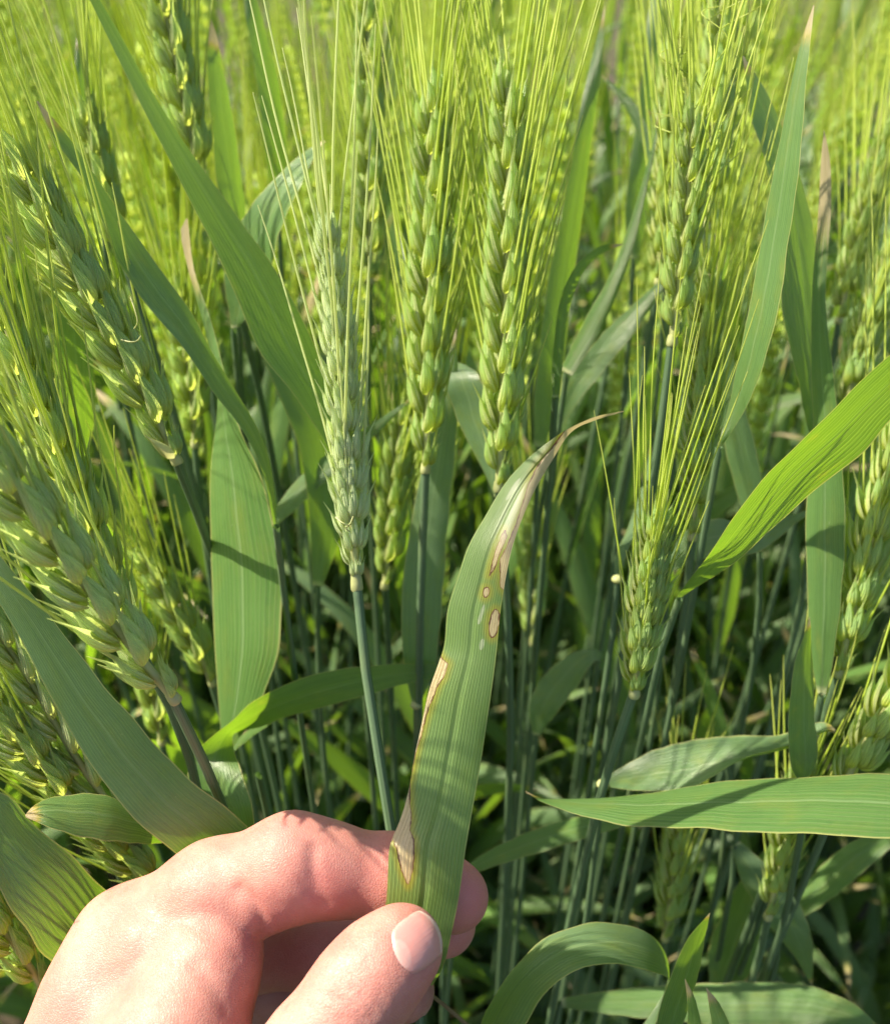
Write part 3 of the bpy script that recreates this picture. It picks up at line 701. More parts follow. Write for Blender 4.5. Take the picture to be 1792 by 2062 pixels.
leafy('wheat stalk with slim brown-edged leaf tip poking up at the hoop-shaped leaf', [(1400, 2150, .205), (1400, 2250, .22)],
      dict(C=[(1400, 2150, .205, 30, 0), (1400, 2090, .204, 30, 0), (1393, 2020, .202, 18, 0), (1379, 1972, .2, 1, 0)], dry=.2))
leafy('wheat stalk with reddish leaf tip poking up next to the slim brown-edged tip', [(1475, 2160, .195), (1480, 2260, .21)],
      dict(C=[(1475, 2160, .195, 44, 0), (1458, 2090, .194, 40, 0), (1440, 2030, .192, 24, 0), (1422, 1990, .19, 1, 0)], dry=.18))
leafy('wheat stalk with shaded leaf lying level behind the two small leaf tips', [(1130, 2020, .30), (1110, 2120, .315)],
      dict(C=[(1130, 2020, .30, 16, 0), (1260, 2020, .298, 50, 10), (1420, 2022, .293, 70, 0), (1580, 2022, .287, 76, 0), (1700, 2040, .28, 50, 0), (1790, 2090, .275, 1, 0)]))
leafy('wheat stalk with dark leaf crossing behind the held leaf above the fingertip', [(930, 1760, .285), (915, 1860, .30)],
      dict(C=[(930, 1760, .285, 14, 0), (1000, 1725, .283, 34, 10), (1100, 1688, .28, 46, 10), (1200, 1660, .277, 40, 10), (1300, 1640, .274, 20, 0), (1380, 1630, .27, 1, 0)]))
leafy('wheat stalk with blurred arching leaf in the dark gap right of the held leaf', [(1080, 1480, .33), (1070, 1580, .345)],
      dict(C=[(1080, 1480, .33, 16, 0), (1095, 1420, .328, 60, 10), (1140, 1360, .325, 66, 20), (1190, 1320, .322, 44, 50), (1215, 1330, .325, 30, 70), (1225, 1390, .33, 8, 80)]))
leafy('wheat stalk with thin curved leaf with brown tip below the short ear', [(1460, 1500, .31), (1465, 1600, .325)],
      dict(C=[(1460, 1500, .31, 26, 10), (1440, 1430, .307, 30, 20), (1420, 1370, .304, 22, 30), (1398, 1325, .30, 12, 30), (1388, 1310, .299, 1, 30)], dry=.12))
leafy('wheat stalk with broad upright leaf behind the neck of the zigzag ear', [(838, 1420, .275), (838, 1520, .285)],
      dict(C=[(838, 1420, .275, 16, 0), (845, 1330, .274, 66, 0), (850, 1200, .272, 80, 0), (865, 1050, .27, 74, 0), (888, 900, .267, 58, 0), (905, 780, .264, 34, 0), (918, 660, .26, 2, 0)], knob=1))
leafy('wheat stalk with dusky teal leaf ducking behind the pale ear', [(545, 1060, .30), (540, 1160, .31)],
      dict(C=[(545, 1060, .30, 16, 10), (590, 1005, .297, 40, 20), (640, 955, .293, 44, 20), (700, 905, .29, 34, 10), (770, 850, .285, 18, 0), (830, 800, .28, 1, 0)]))
leafy('wheat stalk with dark green leaf behind the slanting ear', [(165, 920, .27), (190, 1020, .285)],
      dict(C=[(165, 920, .27, 16, -20), (155, 850, .268, 80, -35), (150, 740, .265, 96, -38), (140, 620, .262, 76, -38), (130, 500, .26, 30, 0), (120, 400, .256, 1, 0)]))
leafy('wheat stalk with backlit leaf tip among the awns beside the top left ear', [(205, 420, .29), (215, 540, .30)],
      dict(C=[(205, 420, .29, 20, -30), (190, 300, .287, 54, -42), (172, 190, .284, 42, -42), (160, 110, .281, 16, 0), (155, 70, .28, 1, 0)], dry=.06))
leafy('wheat stalk with pale leaf folded under the bright backlit leaf', [(1345, 1140, .285), (1340, 1240, .295)],
      dict(C=[(1345, 1140, .285, 30, 30), (1390, 1100, .28, 66, 20), (1450, 1080, .275, 74, 10), (1520, 1090, .275, 50, 30), (1590, 1050, .272, 24, 30), (1650, 1020, .27, 1, 20)]))
leafy('wheat stalk with grey-green leaf standing in shade below the wide striped leaf', [(1440, 2010, .33), (1440, 2080, .34)],
      dict(C=[(1440, 2010, .33, 20, 0), (1470, 1930, .327, 90, 10), (1500, 1850, .324, 80, 10), (1530, 1770, .32, 56, 0), (1570, 1680, .315, 2, 0)]))
leafy('wheat stalk with dull leaf dropping to a point at the lower right', [(1480, 1700, .30), (1470, 1800, .31)],
      dict(C=[(1480, 1700, .30, 20, 0), (1520, 1760, .30, 60, -10), (1570, 1830, .302, 78, 0), (1610, 1900, .305, 50, 0), (1635, 1985, .31, 1, 0)]))
leafy('wheat stalk with oblique shaded leaf under the bright right ear', [(1570, 1860, .32), (1560, 1950, .33)],
      dict(C=[(1570, 1860, .32, 20, 0), (1640, 1800, .316, 50, 10), (1720, 1730, .31, 56, 10), (1800, 1680, .305, 30, 0), (1870, 1640, .3, 1, 0)]))
leafy('wheat stalk with tall backlit leaf right of the row of central ears', [(1085, 900, .31), (1080, 1000, .32)],
      dict(C=[(1085, 900, .31, 20, -20), (1105, 760, .307, 66, -40), (1125, 600, .303, 68, -42), (1150, 440, .298, 56, -42), (1180, 250, .292, 42, -40), (1205, 100, .287, 18, 0), (1218, 10, .284, 1, 0)]))
leafy('wheat stalk with tall mid green leaf left of the ragged crumpled ear', [(1275, 520, .34), (1270, 620, .35)],
      dict(C=[(1275, 520, .34, 20, -20), (1285, 400, .336, 62, -40), (1305, 250, .332, 64, -40), (1320, 100, .327, 54, -40), (1330, -40, .322, 30, 0), (1335, -140, .318, 1, 0)]))
leafy('wheat stalk with narrow pale leaf tip and curved neighbour by the hazy ear', [(1340, 420, .32), (1340, 520, .33)],
      [dict(C=[(1340, 420, .32, 26, 0), (1335, 340, .318, 32, 0), (1325, 270, .316, 24, 10), (1312, 232, .315, 10, 30), (1298, 213, .314, 1, 40)], dry=.08),
       dict(C=[(1340, 420, .33, 12, 0), (1310, 300, .328, 22, 10), (1270, 215, .326, 20, 10), (1235, 175, .325, 10, 0), (1210, 150, .324, 1, 0)])])
leafy('wheat stalk with wide backlit leaf hanging between the two long slanting leaves', [(640, 1180, .30), (640, 1280, .31)],
      dict(C=[(640, 1180, .30, 20, 0), (655, 1060, .298, 66, -25), (640, 900, .294, 94, -38), (590, 760, .29, 100, -38), (530, 640, .286, 80, -35), (480, 560, .283, 40, 0), (440, 500, .28, 2, 0)]))
leafy('wheat stalk with upright leaf whose bright side shows above the pale glossy leaf', [(560, 420, .335), (565, 520, .345)],
      dict(C=[(560, 420, .335, 20, -30), (555, 300, .331, 60, -42), (540, 170, .327, 60, -42), (515, 50, .322, 46, -42), (490, -60, .318, 2, 0)]))
leafy('bare wheat stalk with a pale knobby collar beside the short ear', [(1243, 1162, .262), (1238, 1240, .268), (1215, 1400, .28)],
      dict(C=[(1243, 1166, .262, 8, 0), (1250, 1120, .27, 26, 40), (1275, 1060, .285, 30, 50), (1300, 980, .30, 20, 40), (1310, 900, .31, 1, 30)], knob=1))

# small things on the ears and under the fingers
def thread(root, pts, r=.00022, mat=None, name='filament'):
    o_ = np.array(root.location); path = spline([P(*p) for p in pts], 14)
    v, f, u = tube(path, np.linspace(r, r*.6, 14), 5); mesh_obj(name, v, f, mat or COLLAR, root, loc=o_, uv=u)
thread(root0, [(676, 1042, .198), (690, 1053, .1965), (703, 1057, .197), (711, 1040, .198)])
thread(root0, [(703, 1057, .197), (697, 1064, .198), (704, 1070, .199)])
thread(slant, [(244, 684, .206), (262, 688, .205), (276, 686, .205), (284, 676, .206)])
thread(slant, [(263, 598, .206), (272, 625, .205), (277, 648, .205), (270, 662, .206)])
gv, gf, gu = glume(.0085, .0030, .0026, 9, 9, .15, .05)
ax_ = nrm(P(303, 884, .214)-P(350, 921, .219)); sx_ = nrm(np.cross(ax_, FWD)); M_ = np.stack([sx_, np.cross(ax_, sx_), ax_], 1)
mesh_obj('dried_spikelet', gv@M_.T+P(350, 921, .2185), gf, COLLAR, slant, loc=np.array(slant.location), uv=gu)
sp_ = spline([P(862, 2000, .222), P(900, 2030, .224), P(960, 2085, .227), P(1040, 2190, .24), P(1080, 2300, .27)], 20)
sp_ = np.vstack([sp_, [[sp_[-1][0]+.02, sp_[-1][1]+.05, -.01]]])
v, f, u = tube(sp_, np.linspace(.0005, .0010, len(sp_)), 6)
so_ = mesh_obj('straw', v, f, STRAW, loc=sp_[-1], uv=u); so_.location = Vector(sp_[-1])
tag(so_, 'thin yellowish straw leading away from under the ring fingertip', 'straw')

# ------------------------------------------------------------------ the hand: one continuous skin grown from a distance field
def cpx(x, y, d):                       # picture point + depth (m) -> camera space, mm
    return np.array([(x-CX)/F*d, -(y-CY)/F*d, d])*1000
def smin(a, b, k):
    h = np.clip(.5+.5*(b-a)/k, 0, 1)
    return b+(a-b)*h-k*h*(1-h)
def cap(p, a, b, ra, rb):
    ab = b-a; L = float(ab@ab)
    w = p-a
    h = np.clip((w@ab)/L, 0, 1)
    return np.linalg.norm(w-h[..., None]*ab, axis=-1)-(ra+(rb-ra)*h)
def chain(p, nodes, k):
    d = None
    for (a, ra), (b, rb) in zip(nodes[:-1], nodes[1:]):
        c = cap(p, a, b, ra, rb); d = c if d is None else smin(d, c, k)
    return d
def ellip(p, c, ax, r):
    """ax: 3 unit rows, r: radii"""
    w = (p-c)@np.array(ax).T
    k0 = np.linalg.norm(w/r, axis=-1); k1 = np.linalg.norm(w/(np.array(r)**2), axis=-1)
    return k0*(k0-1)/np.maximum(k1, 1e-6)
C = cpx
WR = np.array([-100., -166., 172.]); FA = np.array([-185., -262., 92.])
MC_I = [(C(258, 1902, .197), 10.6), (C(215, 2010, .192), 12.4), (np.array([-90., -142., 182.]), 14.5), (WR, 17.)]
MC_M = [(C(335, 1945, .214), 10.5), (np.array([-84., -140., 202.]), 13.), (WR+[4, -2, 12], 17.)]
MC_R = [(C(385, 2010, .229), 10.0), (np.array([-72., -146., 214.]), 12.), (WR+[12, -6, 20], 16.)]
MC_L = [(C(420, 2090, .240), 9.0), (np.array([-62., -154., 220.]), 11.), (WR+[18, -12, 24], 14.)]
ARM = [(WR, 19.), (WR*.6+FA*.4+[4, -3, 8], 22.), (FA, 30.)]
IDX = [(C(258, 1902, .197), 10.6), (C(430, 1800, .1935), 10.1), (C(590, 1742, .1915), 9.7), (C(660, 1752, .1925), 8.8), (C(795, 1770, .1955), 8.6), (C(860, 1787, .1965), 8.0), (C(916, 1807, .1965), 7.4)]
MID = [(C(335, 1945, .214), 10.0), (C(480, 1915, .213), 9.4), (C(640, 1905, .214), 9.2), (C(780, 1880, .2155), 8.2), (C(895, 1862, .212), 7.4)]
RNG = [(C(385, 2010, .229), 9.6), (C(500, 1980, .230), 9.2), (C(625, 1975, .231), 8.8), (C(740, 1985, .223), 7.8), (C(818, 1997, .214), 6.8)]
LIT = [(C(420, 2090, .240), 8.6), (C(530, 2075, .243), 8.2), (C(640, 2075, .241), 7.4), (C(720, 2095, .231), 6.6), (C(770, 2115, .221), 6.0)]
CMC = np.array([-74., -143., 166.])
THB = [(CMC, 14.5), (C(552, 2235, .1665), 10.2), (C(628, 2120, .1685), 8.9), (C(716, 2005, .1712), 8.7), (C(770, 1945, .1735), 8.3), (C(812, 1905, .1752), 7.7)]
WEB = [(C(330, 1905, .190), 10.5), (C(425, 1918, .1865), 9.2), (C(408, 1985, .182), 9.4), (C(350, 2110, .176), 13.), (CMC+[-6, 2, 4], 15.)]
WEB2 = [(C(400, 1935, .190), 7.5), (C(385, 2150, .186), 10.), (CMC+[10, 4, 14], 15.)]
def hand_sdf(p):
    palm = chain(p, MC_I, 5)
    for g in (MC_M, MC_R, MC_L): palm = smin(palm, chain(p, g, 5), 9)
    palm = smin(palm, chain(p, ARM, 12), 14)
    web = chain(p, WEB, 6)
    pw = smin(palm, web, 9)
    pw = smin(pw, chain(p, WEB2, 6), 8)
    d = smin(pw, chain(p, IDX, 5), 2.2)
    d = smin(d, smin(palm, chain(p, IDX[:4], 5), 8), 1.0)
    for g, kk in ((MID, 5), (RNG, 5), (LIT, 5)):
        d = np.minimum(d, smin(palm, chain(p, g, 4), kk))
    th = chain(p, THB, 5)
    d = np.minimum(d, smin(pw, th, 7))
    # flesh pads
    d = np.minimum(d, smin(smin(palm, chain(p, IDX, 5), 3), cap(p, C(520, 1815, .190), C(575, 1795, .1895), 7.2, 6.4), 4))
    return d

def surface_nets(f, lo, hi, h):
    xs = [np.arange(lo[i], hi[i]+h, h) for i in range(3)]
    nx, ny, nz = map(len, xs)
    # coarse pass decides which blocks need the fine field
    val = np.empty((nx, ny, nz), np.float32)
    B = 12
    for i in range(0, nx, B):
        for j in range(0, ny, B):
            xi, yj = xs[0][i:i+B], xs[1][j:j+B]
            kc = np.arange(0, nz, B)
            cc = np.stack(np.meshgrid([xi.mean()], [yj.mean()], [xs[2][k:k+B].mean() for k in kc], indexing='ij'), -1)[0, 0]
            dc = f(cc)
            for k, dv in zip(kc, dc):
                if abs(dv) > B*h*1.05+3: val[i:i+B, j:j+B, k:k+B] = dv; continue
                g = np.stack(np.meshgrid(xi, yj, xs[2][k:k+B], indexing='ij'), -1)
                val[i:i+B, j:j+B, k:k+B] = f(g.reshape(-1, 3)).reshape(g.shape[:3])
    ins = val < 0
    acc = np.zeros((nx-1, ny-1, nz-1, 3), np.float32); cnt = np.zeros((nx-1, ny-1, nz-1), np.int32)
    quads = []
    for ax in range(3):
        sl0 = [slice(None)]*3; sl1 = [slice(None)]*3
        sl0[ax] = slice(0, -1); sl1[ax] = slice(1, None)
        cr = np.argwhere(ins[tuple(sl0)] != ins[tuple(sl1)])
        o = [a for a in range(3) if a != ax]
        ok = np.all([(cr[:, a] > 0) & (cr[:, a] < (nx, ny, nz)[a]-1) for a in o], axis=0); cr = cr[ok]
        nxt = cr.copy(); nxt[:, ax] += 1
        a0 = val[tuple(cr.T)]; a1 = val[tuple(nxt.T)]
        pos = cr.astype(np.float32); pos[:, ax] += a0/(a0-a1)
        cells = []
        for (da, db) in ((0, 0), (-1, 0), (-1, -1), (0, -1)):
            c = cr.copy(); c[:, o[0]] += da; c[:, o[1]] += db
            np.add.at(acc, tuple(c.T), pos); np.add.at(cnt, tuple(c.T), 1); cells.append(c)
        flip = (a0 < 0) ^ (ax == 1)
        quads.append((cells, flip))
    used = cnt > 0
    idx = -np.ones(cnt.shape, np.int64); idx[used] = np.arange(used.sum())
    V = acc[used]/cnt[used][:, None]*h+np.array(lo)
    Fc = []
    for cells, flip in quads:
        q = np.stack([idx[tuple(c.T)] for c in cells], 1)
        q[~flip] = q[~flip][:, ::-1]
        Fc.append(q)
    return V.astype(float), np.vstack(Fc)

def grad(f, p, e=.15):
    g = np.stack([f(p+np.eye(3)[i]*e)-f(p-np.eye(3)[i]*e) for i in range(3)], -1)
    return nrm(g)

def hits(f, pts):
    """march picture rays onto the skin, all together"""
    pts = np.asarray(pts, float)
    d = nrm(np.stack([(pts[:, 0]-CX)/F, -(pts[:, 1]-CY)/F, np.ones(len(pts))], 1)); t = np.full(len(pts), 120.)
    for _ in range(45):
        t = np.minimum(t+f(d*t[:, None])*.85, 330)
    return d*t[:, None]

def skin_material():
    k = NT('skin'); g = k.n('ShaderNodeTexCoord').outputs['Object']
    red = k.n('ShaderNodeAttribute', attribute_name='red').outputs['Fac']
    wr = k.n('ShaderNodeAttribute', attribute_name='wrinkle').outputs['Fac']
    n1 = k.noise(g, 90, 5, .6); n2 = k.noise(g, 420, 4, .65); n3 = k.noise(g, 28, 3)
    c = k.mix(k.ramp(n1, .3, .7), (.365, .155, .125), (.45, .22, .178))
    c = k.mix(k.math('MULTIPLY', k.ramp(n2, .42, .7), .4), c, (.35, .125, .10))
    c = k.mix(k.math('MULTIPLY', k.ramp(n3, .35, .7), .35), c, (.43, .16, .145))
    c = k.mix(k.math('MULTIPLY', red, .75), c, (.48, .145, .135))
    vo = k.n('ShaderNodeTexVoronoi', feature='DISTANCE_TO_EDGE'); k.set(vo.inputs['Vector'], g); vo.inputs['Scale'].default_value = 1900
    cell = k.ramp(vo.outputs['Distance'], 0, .22)
    wv = k.noise(g, 480, 4, .6, .8)
    hgt = k.math('ADD', k.math('MULTIPLY', cell, .4), k.math('MULTIPLY', n2, .45))
    hgt = k.math('ADD', hgt, k.math('MULTIPLY', k.math('MULTIPLY', wr, wv), 2.6))
    p = k.n('ShaderNodeBsdfPrincipled'); k.set(p.inputs['Base Color'], c)
    k.set(p.inputs['Roughness'], k.math('ADD', .40, k.math('MULTIPLY', n2, .18))); p.inputs['Specular IOR Level'].default_value = .42
    p.inputs['Subsurface Weight'].default_value = .42; p.inputs['Subsurface Radius'].default_value = (1, .32, .16)
    p.inputs['Subsurface Scale'].default_value = .0042
    k.set(p.inputs['Normal'], k.bump(hgt, .45, .0003))
    k.t.links.new(p.outputs[0], k.out.inputs[0])
    return k.m
SKIN = skin_material()
def nail_material():
    k = NT('nail'); u, v = k.uv()
    g = k.n('ShaderNodeTexCoord').outputs['Object']
    ridg = k.noise(k.comb(k.math('MULTIPLY', u, 40.0), k.math('MULTIPLY', v, 2.0)), 1, 2)
    c = k.mix(k.noise(g, 160, 2), (.45, .20, .18), (.53, .265, .235))
    dm = k.math('ADD', k.math('MULTIPLY', k.math('SUBTRACT', u, .5), k.math('SUBTRACT', u, .5)), k.math('MULTIPLY', v, v))
    c = k.mix(k.math('MULTIPLY', k.math('SUBTRACT', 1.0, k.ramp(dm, .07, .11)), .75), c, (.54, .32, .285))
    c = k.mix(k.math('MULTIPLY', k.ramp(v, .93, .97), .7), c, (.62, .46, .37))
    p = k.n('ShaderNodeBsdfPrincipled'); k.set(p.inputs['Base Color'], c); p.inputs['Roughness'].default_value = .26
    p.inputs['Subsurface Weight'].default_value = .4; p.inputs['Subsurface Radius'].default_value = (1, .4, .3); p.inputs['Subsurface Scale'].default_value = .002
    k.set(p.inputs['Normal'], k.bump(ridg, .25, .0002)); k.t.links.new(p.outputs[0], k.out.inputs[0])
    return k.m
NAIL = nail_material()

def to_world(v):
    v = np.asarray(v)/1000
    return CAM+v[:, :1]*RIGHT+v[:, 1:2]*UP+v[:, 2:3]*FWD

def build_hand():
    lo = np.array([-215., -292., 60.]); hi = np.array([24., -58., 262.])
    V1, F1 = surface_nets(hand_sdf, lo, hi, .95)
    V = V1
    N = grad(hand_sdf, V)
    V = V-N*np.clip(hand_sdf(V), -.5, .5)[:, None]        # settle on the field
    pxv = np.stack([CX+F*V[:, 0]/V[:, 2], CY-F*V[:, 1]/V[:, 2]], 1)
    def closeness(H, sig):
        m = np.full(len(V), 1e9)
        sel = np.where(np.all((V > H.min(0)-4*sig) & (V < H.max(0)+4*sig), axis=1))[0]
        for h_ in H: m[sel] = np.minimum(m[sel], np.sum((V[sel]-h_)**2, axis=1))
        return np.exp(-m/sig**2)
    def near_line(pts, sig, n=30):
        L = spline(np.array([(*p, 0) for p in pts], float), n)[:, :2]
        H = hits(hand_sdf, L)
        return closeness(H, sig)
    disp = np.zeros(len(V)); wr = np.zeros(len(V)); red = np.zeros(len(V))
    for pts, dep, sig in CREASES:
        w = near_line(pts, sig); disp -= dep*w
    for (x, y, r, a) in REDS:
        h_ = hits(hand_sdf, [(x, y)])[0]; red = np.maximum(red, a*np.exp(-np.sum((V-h_)**2, 1)/r**2))
    for (x, y, r, a) in WRINK:
        h_ = hits(hand_sdf, [(x, y)])[0]; wr = np.maximum(wr, a*np.exp(-np.sum((V-h_)**2, 1)/r**2))
    # low lumpy relief of tendons and flesh
    disp += .10*np.sin(V[:, 0]*.33+1)*np.sin(V[:, 1]*.27)*np.sin(V[:, 2]*.3+.5)
    # nail bed: sink it a little
    nu, nv = 25, 25
    gu = np.linspace(-1, 1, nu); gv = np.linspace(0, 1, nv)
    ctr = np.array(NAIL_C, float); axis = nrm(np.array(NAIL_AX, float)); side = nrm(np.array(NAIL_SD, float))
    npx = []
    for b in gv:
        for a in gu:
            wdt = NAIL_W*(1-.10*(2*b-1)**2)
            al = (b-.5)*NAIL_L
            al += (.20*NAIL_L*(1-a*a)-.20*NAIL_L)*(1 if b > .5 else 0)*(2*b-1)*1.0       # rounded free edge
            al -= (.16*NAIL_L*(1-a*a)-.16*NAIL_L)*(1 if b < .5 else 0)*(1-2*b)            # rounded cuticle
            npx.append(ctr+axis*al+side*a*wdt/2)
    npx = np.array(npx)
    H = hits(hand_sdf, npx); HN = grad(hand_sdf, H)
    A_, B_ = np.meshgrid(gu, gv); A_ = A_.ravel(); B_ = B_.ravel()
    rim = np.clip((1-np.abs(A_))/.14, 0, 1)*np.clip(B_/.12, 0, 1)
    off = -.22+.40*np.sqrt(rim)+.25*np.clip((B_-.7)/.3, 0, 1)
    NV = H+HN*off[:, None]
    inside = closeness(H[::2], 1.0)
    disp -= .35*inside
    edge = H[(np.abs(A_) > .99) | (B_ < .01)]
    fold = closeness(edge, .8)
    disp += .38*fold*(1-np.clip(inside*1.1-.55, 0, 1))
    V = V+N*disp[:, None]
    W = to_world(V); org = to_world(WR[None])[0]
    me = bpy.data.meshes.new('hand'); me.from_pydata((W-org).tolist(), [], F1.tolist())
    me.polygons.foreach_set('use_smooth', [True]*len(me.polygons)); me.materials.append(SKIN)
    for nm, dat in (('red', red), ('wrinkle', wr)):
        a_ = me.attributes.new(nm, 'FLOAT', 'POINT'); a_.data.foreach_set('value', dat.astype(np.float32))
    me.update()
    o = bpy.data.objects.new('hand', me); COL.objects.link(o); o.location = org
    tag(o, 'left hand pinching the spotted wheat leaf between thumb and bent index finger', 'hand')
    cm = o.modifiers.new('smooth', 'CORRECTIVE_SMOOTH') if False else None
    nw = to_world(NV)
    mesh_obj('thumbnail', nw, grid_faces(nv, nu), NAIL, o, loc=org, uv=np.stack([(A_+1)/2, B_], 1))
    return o
CREASES = [
    ([(630, 1712), (632, 1760), (640, 1800), (655, 1822)], .55, 1.5),
    ([(612, 1775), (622, 1805)], .18, 1.0),
    ([(482, 1790), (508, 1818), (524, 1850), (529, 1885)], .7, 1.3),
    ([(420, 1870), (455, 1895), (480, 1930)], .25, 1.2),
    ([(395, 1945), (430, 1990), (455, 2030)], .35, 1.4),
    ([(360, 1850), (410, 1880), (440, 1900)], .18, 1.1),
    ([(650, 1975), (690, 1985), (735, 2020), (755, 2050)], .30, .9),
    ([(640, 2000), (680, 2012), (715, 2040), (735, 2062)], .30, .9),
    ([(665, 1955), (705, 1965), (750, 1995), (775, 2025)], .22, .8),
    ([(620, 2020), (660, 2040), (700, 2070)], .22, .8),
]
REDS = [(960, 1815, 9, 1.0), (790, 1760, 9, .55), (640, 1790, 8, .6), (860, 1940, 6, .5), (560, 1830, 7, .5), (500, 1900, 9, .4), (720, 2030, 10, .25), (940, 1885, 8, .8), (862, 1990, 8, .8), (610, 1960, 14, .7), (570, 1665, 8, .3)]
WRINK = [(705, 2015, 8, 1.0), (600, 1670, 7, .2), (430, 1900, 9, .15)]
NAIL_C, NAIL_AX, NAIL_SD, NAIL_W, NAIL_L = (838, 1899), (.80, -.60), (.45, .89), 112, 100
build_hand()

# ------------------------------------------------------------------ the rest of the field
def lo_ear(seed):
    q = random.Random(seed); parts = []; n = 19; L = .088*q.uniform(.9, 1.1)
    bx, by = q.uniform(-.006, .006), q.uniform(-.012, .012)
    axis = lambda t: np.array([bx*t*t, by*t*t, L*t])
    for i in range(n):
        t = (i+.1)/n; s = 1 if i % 2 == 0 else -1
        sc = (.66+.34*min(1, t/.16))*(1-.26*max(0, (t-.55)/.45))*1.05
        tilt = .3*(1-.3*t) if i < n-1 else 0
        for (Ln, w, dp, ox, oy, ay) in ((10, 4.2, 4.2, -1.9, .2, -.28), (10, 4.2, 4.2, 1.9, .2, .28), (12.5, 4.4, 4.6, 0, 0, 0)):
            v, f, u = glume(Ln*.001, w*.001, dp*.001, 7, 6, .25, .05)
            v = v@rot('Y', ay+q.uniform(-.06, .06)).T+np.array([ox, oy, 0])*.001
            v = v*sc@rot('X', -tilt).T
            if s < 0: v = v@rot('Z', math.pi).T
            v = v+axis(t)+np.array([0, s*.0011, 0])
            parts.append((v, f, u))
    spk = merge(parts); parts = []
    for i in range(n):
        t = (i+.1)/n; s = 1 if i % 2 == 0 else -1
        for a in ((-1, 1) if i < n-1 else (-1, 0, 1)):
            if i < 2 and q.random() < .6: continue
            d = nrm(np.array([a*(.07+q.uniform(-.05, .07)), s*(.14+q.uniform(-.06, .08)), 1]))
            st = axis(t)+np.array([a*.002, s*.0035, .0105])
            ln = .075*q.uniform(.72, 1.1)*(.65+.35*min(1, t/.3))
            tt = np.linspace(0, 1, 6)[:, None]
            cv = np.array([q.uniform(-.05, .05), q.uniform(-.05, .05), 0])
            parts.append(tube(st+(d*tt+cv*tt*tt)*ln, np.linspace(.00026, .00010, 6), 3))
    return spk, merge(parts)

def gen_leaf(seed):
    """blade growing from the origin up and over along +x; unit metres"""
    q = random.Random(seed); L = q.uniform(.17, .25); W = q.uniform(.011, .016)
    n = 22; a0 = R(q.uniform(8, 28)); bend = R(q.uniform(20, 120))*q.choice((.4, .7, 1)); tw = R(q.uniform(-90, 90)); side = q.uniform(-.5, .5)
    t = np.linspace(0, 1, n); ang = a0+bend*t**2.2
    ds = L/(n-1)
    x = np.r_[0, np.cumsum(np.sin(ang[:-1])*ds)]; z = np.r_[0, np.cumsum(np.cos(ang[:-1])*ds)]
    y = side*.08*t**2*L/.2
    C = np.stack([x, y, z], 1); T = nrm(np.gradient(C, axis=0))
    s = nrm(np.cross(T, np.cross(np.array([0, 1., 0]), T))); s = nrm(np.array([0, 1., 0])-T*(T@np.array([0, 1., 0]))[:, None])
    nn = np.cross(T, s); th = (tw*t)[:, None]
    ac = s*np.cos(th)+nn*np.sin(th)
    w = W*np.minimum(1, (.35+4.5*t))*np.clip((1-t)/.55, 0, 1)**.65
    h = (ac*(w/2)[:, None])
    return blade_mesh(C-h, C+h, 22, 5, .14, .01, seed)

EARS = []
for i in range(5):
    a, b = lo_ear(50+i); EARS.append((as_mesh('ear', a, SPIKE), as_mesh('awns', b, AWN)))
LVS = [as_mesh('leaf', gen_leaf(80+i), LEAF) for i in range(14)]
def make_proto(i):
    q = random.Random(300+i)
    H = .70+.012*i
    bx, by = q.uniform(-.04, .04), q.uniform(-.04, .04)
    path = spline([(0, 0, -.012), (bx*.3, by*.3, H*.45), (bx, by, H)], 24)
    rr = np.linspace(.0021, .0012, 24); rr[[5, 11, 17]] *= 1.45
    v, f, u = tube(path, rr, 6)
    st = as_mesh('stem', (v, f, u), STEM)
    tilt = nrm(path[-1]-path[-3])
    lv = []
    for h, sc in ((.84, .9), (.70, 1.1), (.52, 1.15), (.42, 1.1), (.33, 1.05), (.22, 1.0), (.12, .9)):
        k = int(h*23); lv.append((path[k], q.randrange(14), q.uniform(0, 6.28), sc*q.uniform(.85, 1.1), q.uniform(.02, .12)))
    return st, path[-1], tilt, lv, EARS[i % 5]
PROTO = [make_proto(i) for i in range(10)]

def place(x, y, i, rz, sc, lx, ly, label, group, drop=0.0):
    st, top, tilt, lv, (em, am) = PROTO[i]
    r_ = empty('wheat_stalk', (x, y, -drop)); r_.rotation_euler = (lx, ly, rz); r_.scale = (1, 1, 1)
    tag(r_, label, 'wheat', group)
    def kid(name, m, loc, quat=None, s=1.0):
        o = bpy.data.objects.new(name, m); COL.objects.link(o); o.parent = r_; o.location = loc
        if quat is not None: o.rotation_mode = 'QUATERNION'; o.rotation_quaternion = quat
        o.scale = (s, s, s); return o
    kid('stem', st, (0, 0, 0))
    qt = Vector(tilt).to_track_quat('Z', 'Y')
    e = kid('ear', em, top, qt, sc)
    a = bpy.data.objects.new('awns', am); COL.objects.link(a); a.parent = e; a['kind'] = 'stuff'
    for (p, k, an, s, dry) in lv:
        o = kid('leaf', LVS[k], p, None, s); o.rotation_euler = (0, 0, an); o['dry'] = dry; o['veins'] = 9.0
q = random.Random(21)
pts = []
def try_add(x, y, dmin):
    if all((x-a)**2+(y-b)**2 > dmin*dmin for a, b in pts): pts.append((x, y)); return True
    return False
NEAR = []
for _ in range(9000):
    y = .31+.79*q.random()**.95; x = q.uniform(-1, 1)*(.16+.58*y)
    if len(NEAR) >= 252: break
    if try_add(x, y, .030 if y < .6 else .04): NEAR.append((x, y))
SIDE = []
def wpx(p):
    r = np.array(p)-CAM; d = r@FWD
    return (CX+F*(r@RIGHT)/d, CY-F*(r@UP)/d) if d > .01 else (-9999, 9999)
